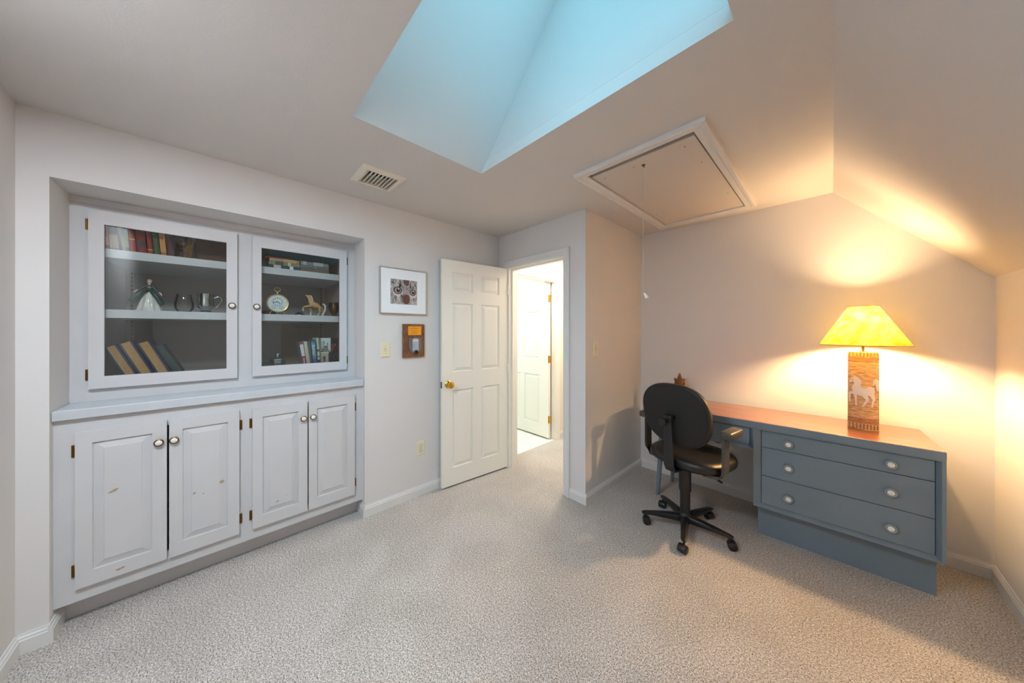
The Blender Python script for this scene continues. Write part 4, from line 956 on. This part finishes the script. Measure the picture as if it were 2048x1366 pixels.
# ------------------------------------------------------------------ attic hatch in the ceiling
ah = thing('attic_hatch', 'square attic hatch with moulded white frame and pull cord in the ceiling', 'hatch', ((HX0 + HX1) / 2, (HY0 + HY1) / 2, CZ))
prof = [(0.0, 0.003), (0.0, -0.012), (0.012, -0.015), (0.030, -0.016), (0.040, -0.021), (0.055, -0.023), (0.062, -0.020), (0.064, -0.001), (0.064, 0.0)]
b = MB(); ox0, ox1, oy0, oy1 = HX0 + 0.006, HX1 - 0.006, HY0 + 0.006, HY1 - 0.006
R4 = lambda d, z: [(ox0 - d, oy0 - d, CZ + z), (ox1 + d, oy0 - d, CZ + z), (ox1 + d, oy1 + d, CZ + z), (ox0 - d, oy1 + d, CZ + z)]
prof2 = [(d, z) for d, z in prof]
b.loops([R4(d, z) for d, z in prof2] + [R4(0.0, 0.003)], cap1=False)
obj('hatch_frame', b, M['ceiling_trim'] if 'ceiling_trim' in M else M['white'], ah, world=True)
hp = MB().box(HX0 + 0.012, HX1 - 0.017, HY0 + 0.050, HY1 - 0.010, CZ - 0.003, CZ + 0.012)
obj('hatch_panel', hp, mat('hatch_panel_paint', 'd0c8c2', 0.7), ah, world=True)
sk = slab((HX0 - 0.01, HX1 + 0.01), (HY0 - 0.01, HY1 + 0.01), [(HX0, HX1, HY0, HY1)], CZ + 0.061, CZ + 0.10, XY)
sk.box(HX0 - 0.01, HX1 + 0.01, HY0 - 0.01, HY1 + 0.01, CZ + 0.10, CZ + 0.11)
struct('hatch_gap_dark', sk, M['dark'])  # dark box over the hatch; the gap's shade is put into its colour
sc_ = MB()
for x, y in ((HX0 + 0.06, HY0 + 0.12), (HX0 + 0.05, HY1 - 0.3), (HX1 - 0.08, HY0 + 0.12), (HX1 - 0.06, HY0 + 0.35), (HX1 - 0.05, HY1 - 0.35), (-0.80, HY0 + 0.12)):
    sc_.lathe([(0.003, -0.0052), (0.003, -0.003)], (x, y, CZ), 8)
obj('screw_head', sc_, M['oldbrass'], ah, world=True)
cdx, cdy = -0.751, 1.765
obj('cord_hook', MB().tube([(cdx, cdy, CZ - 0.002), (cdx, cdy, CZ - 0.012), (cdx + 0.005, cdy, CZ - 0.018)], 0.0025, 6).lathe([(0.010, -0.0055), (0.010, -0.003)], (cdx, cdy, CZ), 12), M['oldbrass'], ah, world=True)
cord = obj('pull_cord', MB().tube([(cdx, cdy, CZ - 0.012), (cdx - 0.001, cdy - 0.002, 2.0), (cdx + 0.0, cdy - 0.004, 1.60), (cdx + 0.006, cdy - 0.004, 1.588)], 0.0012, 6), mat('cord_string', 'd8c8a8', 0.8), ah, world=True)
mxp = Matrix.Translation((cdx + 0.005, cdy - 0.004, 1.590)) @ Matrix.Rotation(math.radians(46.46), 4, 'Z') @ Matrix.Rotation(math.radians(-32), 4, 'Y') @ Matrix.Rotation(PI, 4, 'X')
o_ = obj('pull_handle', MB().lathe([(0.004, 0), (0.006, 0.004), (0.010, 0.030), (0.0105, 0.032), (0.008, 0.032)], mx=mxp, n=16), M['ceramic'], cord, world=True); o_['label'] = 'small white plastic bell shaped pull'

# ------------------------------------------------------------------ ceiling vent
cv = thing('ceiling_vent', 'ivory slatted air vent in the ceiling near the glass cabinet', 'vent', ((VX0 + VX1) / 2, (VY0 + VY1) / 2, CZ))
M['ventp'] = mat('vent_enamel', 'e6dccb', 0.35)
fr = MB(); pr = [(0.0, 0.004), (0.0, -0.014), (0.010, -0.015), (0.034, -0.003), (0.036, 0.0)]
R4 = lambda d, z: [(VX0 + 0.004 - d, VY0 + 0.004 - d, CZ + z), (VX1 - 0.004 + d, VY0 + 0.004 - d, CZ + z), (VX1 - 0.004 + d, VY1 - 0.004 + d, CZ + z), (VX0 + 0.004 - d, VY1 - 0.004 + d, CZ + z)]
fr.loops([R4(d, z) for d, z in pr] + [R4(0, 0.004)], cap1=False)
obj('vent_frame', fr, M['ventp'], cv, world=True)
for i in range(8):
    y = VY0 + 0.016 + (VY1 - VY0 - 0.03) * i / 7.4
    mx = Matrix.Translation(((VX0 + VX1) / 2, y, CZ - 0.004)) @ Matrix.Rotation(math.radians(-62), 4, 'X')
    obj('slat', MB().box(-(VX1 - VX0) / 2 + 0.005, (VX1 - VX0) / 2 - 0.005, -0.001, 0.001, -0.011, 0.011, mx=mx), M['ventp'], cv, world=True)
obj('duct_box', slab((VX0 - 0.004, VX1 + 0.004), (VY0 - 0.004, VY1 + 0.004), [], CZ + 0.10, CZ + 0.105, XY).add([(VX0 - 0.002, VY0 - 0.002, CZ + 0.061), (VX1 + 0.002, VY0 - 0.002, CZ + 0.061), (VX1 + 0.002, VY1 + 0.002, CZ + 0.061), (VX0 - 0.002, VY1 + 0.002, CZ + 0.061), (VX0 - 0.002, VY0 - 0.002, CZ + 0.10), (VX1 + 0.002, VY0 - 0.002, CZ + 0.10), (VX1 + 0.002, VY1 + 0.002, CZ + 0.10), (VX0 - 0.002, VY1 + 0.002, CZ + 0.10)], [(0, 1, 5, 4), (1, 2, 6, 5), (2, 3, 7, 6), (3, 0, 4, 7)]), M['dark'], cv, world=True)  # duct in near-black, its inner shade put into the colour

# ------------------------------------------------------------------ wall plates
def plate(x, y, z, rot, label, kind='switch', w=0.070, h=0.116):
    t = thing('light_switch' if kind == 'switch' else 'power_outlet', label, 'switch' if kind == 'switch' else 'outlet', (x, y, z), rot)
    p = obj('cover_plate', MB().loops([rect(-w / 2, w / 2, -h / 2, h / 2, 0.0), rect(-w / 2, w / 2, -h / 2, h / 2, -0.003), rect(-w / 2 + 0.004, w / 2 - 0.004, -h / 2 + 0.004, h / 2 - 0.004, -0.006)], cap0=True, cap1=True), M['ivory'], t)
    if kind == 'switch':
        obj('toggle', MB().prism([(-0.004, -0.011), (0.004, -0.011), (0.004, 0.011), (-0.004, 0.011)], (-0.010, -0.005)).box(-0.0035, 0.0035, -0.017, -0.006, 0.0, 0.008), M['ivory'], t)
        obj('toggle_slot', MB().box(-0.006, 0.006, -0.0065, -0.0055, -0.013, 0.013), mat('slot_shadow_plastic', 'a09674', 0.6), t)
        for s in (-1, 1): obj('screw', MB().lathe([(0.0035, 0.0), (0.003, 0.0012)], mx=Matrix.Translation((0, -0.006, s * 0.030)) @ Matrix.Rotation(PI / 2, 4, 'X'), n=10), mat('screw_paint', 'b8ad88', 0.4), t)
    else:
        for s in (-1, 1):
            zc = s * 0.020
            r_ = obj('receptacle', MB().lathe([(0.0165, 0.0), (0.0165, 0.0022), (0.015, 0.003)], mx=Matrix.Translation((0, -0.0055, zc)) @ Matrix.Rotation(PI / 2, 4, 'X'), n=24), M['ivory'], t)
            g = MB(); g.box(-0.0075, -0.0055, -0.0090, -0.0084, zc - 0.001, zc + 0.008); g.box(0.0055, 0.0075, -0.0090, -0.0084, zc, zc + 0.007); g.lathe([(0.0028, 0.0), (0.0028, 0.0005)], mx=Matrix.Translation((0, -0.0085, zc - 0.0075)) @ Matrix.Rotation(PI / 2, 4, 'X'), n=10)
            obj('slots', g, mat('outlet_slot', '4a3c26', 0.8), r_)
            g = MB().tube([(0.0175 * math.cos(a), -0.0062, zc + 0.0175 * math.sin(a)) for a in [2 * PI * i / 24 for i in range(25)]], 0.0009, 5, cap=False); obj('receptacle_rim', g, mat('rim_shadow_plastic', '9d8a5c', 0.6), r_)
plate(XL, 0.905, 1.227, QX, 'ivory light switch on the left wall, below the cat picture')
plate(XB, 2.218, 1.224, QX, 'ivory light switch on the closet wall beside the doorway')
plate(XL, 1.196, 0.392, QX, 'ivory power outlet low on the left wall beside the open door', 'outlet')

# ------------------------------------------------------------------ framed cat photograph
PW, PH = 0.386, 0.360
pf = thing('framed_photograph', 'silver framed close up photograph of a tabby cat face on the left wall', 'picture', (XL, 1.048, 1.684), QX)
b = slab((-PW / 2, PW / 2), (-PH / 2, PH / 2), [(-PW / 2 + 0.007, PW / 2 - 0.007, -PH / 2 + 0.007, PH / 2 - 0.007)], -0.022, 0, XZ)
obj('frame', b, M['frame_metal'], pf, bevel=0.001)
obj('mat_board', MB().box(-PW / 2 + 0.007, PW / 2 - 0.007, -0.017, -0.001, -PH / 2 + 0.007, PH / 2 - 0.007), M['mat_board'], pf)
def fur_mat():
    m = bpy.data.materials.new('cat_fur_print'); m.use_nodes = True; nt = m.node_tree; b = nt.nodes['Principled BSDF']; N = nt.nodes.new; K = nt.links.new
    tc = N('ShaderNodeTexCoord'); wv = N('ShaderNodeTexNoise'); wv.inputs['Scale'].default_value = 34; wv.inputs['Detail'].default_value = 8; wv.inputs['Roughness'].default_value = 0.7; wv.inputs['Distortion'].default_value = 1.2
    mp = N('ShaderNodeMapping'); mp.inputs['Scale'].default_value = (1.6, 1, 0.55); mp.inputs['Rotation'].default_value = (0, 0.5, 0)
    K(tc.outputs['Object'], mp.inputs[0]); K(mp.outputs[0], wv.inputs['Vector']); r = N('ShaderNodeValToRGB'); K(wv.outputs['Fac'], r.inputs['Fac'])
    e = r.color_ramp.elements; e[0].position = 0.36; e[0].color = lin('564a47'); e[1].position = 0.62; e[1].color = lin('d0c8c5')
    K(r.outputs[0], b.inputs['Base Color']); b.inputs['Roughness'].default_value = 0.35
    return m
cx0, cx1, cz0, cz1 = -0.110, 0.108, -0.102, 0.094
pr_ = obj('photograph', MB().box(cx0, cx1, -0.0176, -0.0171, cz0, cz1), fur_mat(), pf)
PX = lambda u: cx0 + (cx1 - cx0) * u
PZ = lambda v: cz1 - (cz1 - cz0) * v
def ell(name, u, v, a, b_, col, lay, rot=0, clip=None, n=28):
    P = []
    for i in range(n):
        t = 2 * PI * i / n; x = a * math.cos(t); z = b_ * math.sin(t)
        X_ = PX(u) + x * math.cos(rot) - z * math.sin(rot); Z_ = PZ(v) + x * math.sin(rot) + z * math.cos(rot)
        P.append((min(max(X_, cx0), cx1), min(max(Z_, cz0), cz1)))
    return MB().prism(P, (-0.0176 - lay * 0.00015, -0.0176)), col
eyes = [(0.26, 0.45, 0.030, 0.027, -0.15), (0.83, 0.50, 0.024, 0.024, 0.1)]
for u, v, a, b_, r_ in eyes:
    eo = None
    for nm, ka, kb, col, lay, du, dv_ in (('eye_surround', 1.28, 1.2, 'd6cfcc', 1, 0.01, 0.07), ('eye_outline', 1.12, 1.1, '2b2020', 2, 0, 0), ('iris', 0.86, 0.9, 'a09083', 3, 0.0, 0), ('pupil', 0.45, 0.62, '3a1e16', 4, 0.02, -0.01), ('glint', 0.17, 0.17, 'ffffff', 5, 0.03, -0.06)):
        q, c_ = ell(nm, u + du, v + dv_, a * ka, b_ * kb, col, lay, r_); eo_ = obj(nm, q, book_mats(c_), pr_)
dk_ = MB()
for pts in ([(0.36, 0.0), (0.40, 0.28), (0.33, 0.30)], [(0.74, 0.02), (0.78, 0.36), (0.72, 0.30)], [(0.30, 0.10), (0.36, 0.33), (0.30, 0.31)], [(0.05, 0.1), (0.2, 0.2), (0.03, 0.16)], [(0.38, 0.55), (0.44, 0.72), (0.36, 0.66)], [(0.92, 0.1), (0.98, 0.3), (0.90, 0.16)]):
    dk_.prism([(PX(u), PZ(v)) for u, v in pts], (-0.01775, -0.0176))
obj('dark_fur_stripes', dk_, book_mats('3b302d'), pr_)
q = MB().prism([(PX(u), PZ(v)) for u, v in ((0.47, 0.0), (0.70, 0.0), (0.68, 0.18), (0.60, 0.26), (0.50, 0.16))], (-0.0178, -0.0176)); obj('brown_forehead', q, book_mats('6a4f47'), pr_)
q = MB().prism([(PX(u), PZ(v)) for u, v in ((0.44, 0.66), (0.50, 0.60), (0.62, 0.59), (0.70, 0.64), (0.72, 0.80), (0.68, 0.94), (0.60, 0.99), (0.50, 0.97), (0.44, 0.86))], (-0.0179, -0.0176)); obj('nose', q, book_mats('6e4638'), pr_)
q = MB()
for u, v, u2, v2 in ((0.22, 0.93, 0.36, 0.86), (0.24, 0.97, 0.42, 0.95), (0.74, 0.90, 0.84, 0.94), (0.74, 0.97, 0.95, 0.99)):
    q.tube([(PX(u), -0.0178, PZ(v)), (PX((u + u2) / 2), -0.0178, PZ((v + v2) / 2 - 0.02)), (PX(u2), -0.0178, PZ(v2))], 0.0016, 6)
obj('whisker_pads', q, book_mats('d8d2d0'), pr_)
pg = obj('glazing', MB().box(-PW / 2 + 0.0071, PW / 2 - 0.0071, -0.0205, -0.0195, -PH / 2 + 0.0071, PH / 2 - 0.0071), glass_mat('picture_glazing', (1, 1, 1, 1), 1.1), pf)

# ------------------------------------------------------------------ wooden plaque with a grey shield shaped device
QW, QH = 0.186, 0.272
pq = thing('wall_plaque', 'wooden award plaque with gold plate and grey shield shaped dial, below the cat picture', 'plaque', (XL, 1.130, 1.291), QX)
obj('board', MB().box(-QW / 2, QW / 2, -0.018, 0, -QH / 2, QH / 2), M['plaquewood'], pq, bevel=0.002)
gp = obj('gold_plate', MB().box(-0.052, 0.063, -0.0200, -0.0182, 0.045, 0.118), mat('gold_plate_metal', 'e8a93a', 0.35, 0.6), pq, bevel=0.0008)
g = MB(); rr = random.Random(5)
for z, w_, h_ in ((0.111, 0.018, 0.0012), (0.098, 0.036, 0.0030), (0.0885, 0.003, 0.0012), (0.082, 0.026, 0.0016), (0.074, 0.032, 0.0018), (0.067, 0.020, 0.0012), (0.061, 0.022, 0.0012), (0.055, 0.020, 0.0012)):
    x = -w_
    while x < w_:
        l = rr.uniform(0.003, 0.009); g.box(0.006 + x, 0.006 + min(x + l, w_), -0.0204, -0.0199, z - h_ / 2, z + h_ / 2); x += l + 0.0015
obj('engraved_lines', g, book_mats('6a4412'), gp)
sp_ = [(-0.050, 0.022), (0.060, 0.022), (0.060, -0.045)] + [(0.005 + 0.055 * math.cos(a), -0.045 - 0.062 * math.sin(a)) for a in [PI * i / 16 for i in range(1, 16)]] + [(-0.050, -0.045)]
sd = obj('shield', MB().prism(sp_, (-0.034, -0.0182)), mat('grey_shield_plastic', '6d6a70', 0.4, 0.2), pq, bevel=0.003)
ip = [(-0.020, -0.082), (-0.020, 0.008)] + [(0.006 - 0.026 * math.cos(a), 0.008 + 0.012 * math.sin(a)) for a in [PI * i / 10 for i in range(1, 10)]] + [(0.032, 0.008), (0.032, -0.082), (0.020, -0.093), (-0.008, -0.093)]
pi_ = obj('face_panel', MB().prism(ip, (-0.0355, -0.0341)), mat('light_grey_panel', 'a9afb6', 0.35), sd)
obj('highlight_bar', MB().box(-0.016, 0.028, -0.0360, -0.0356, -0.004, 0.004), book_mats('e2e2de'), pi_)
g = MB()
for z in (-0.030, -0.042, -0.054): g.box(-0.016, -0.010, -0.0360, -0.0356, z - 0.002, z + 0.002); g.box(-0.006, 0.012, -0.0358, -0.0356, z - 0.0006, z + 0.0006)
g.lathe([(0.002, 0), (0.002, 0.0006)], mx=Matrix.Translation((0.027, -0.0355, -0.054)) @ Matrix.Rotation(PI / 2, 4, 'X'), n=10)
obj('markings', g, book_mats('4c5866'), pi_)
obj('dial_knob', MB().lathe([(0.017, 0), (0.017, 0.010), (0.013, 0.014), (0.008, 0.014), (0.006, 0.009), (0, 0.009)], mx=Matrix.Translation((0.008, -0.0356, -0.092)) @ Matrix.Rotation(PI / 2, 4, 'X'), n=28, cap=False), M['black'], sd)
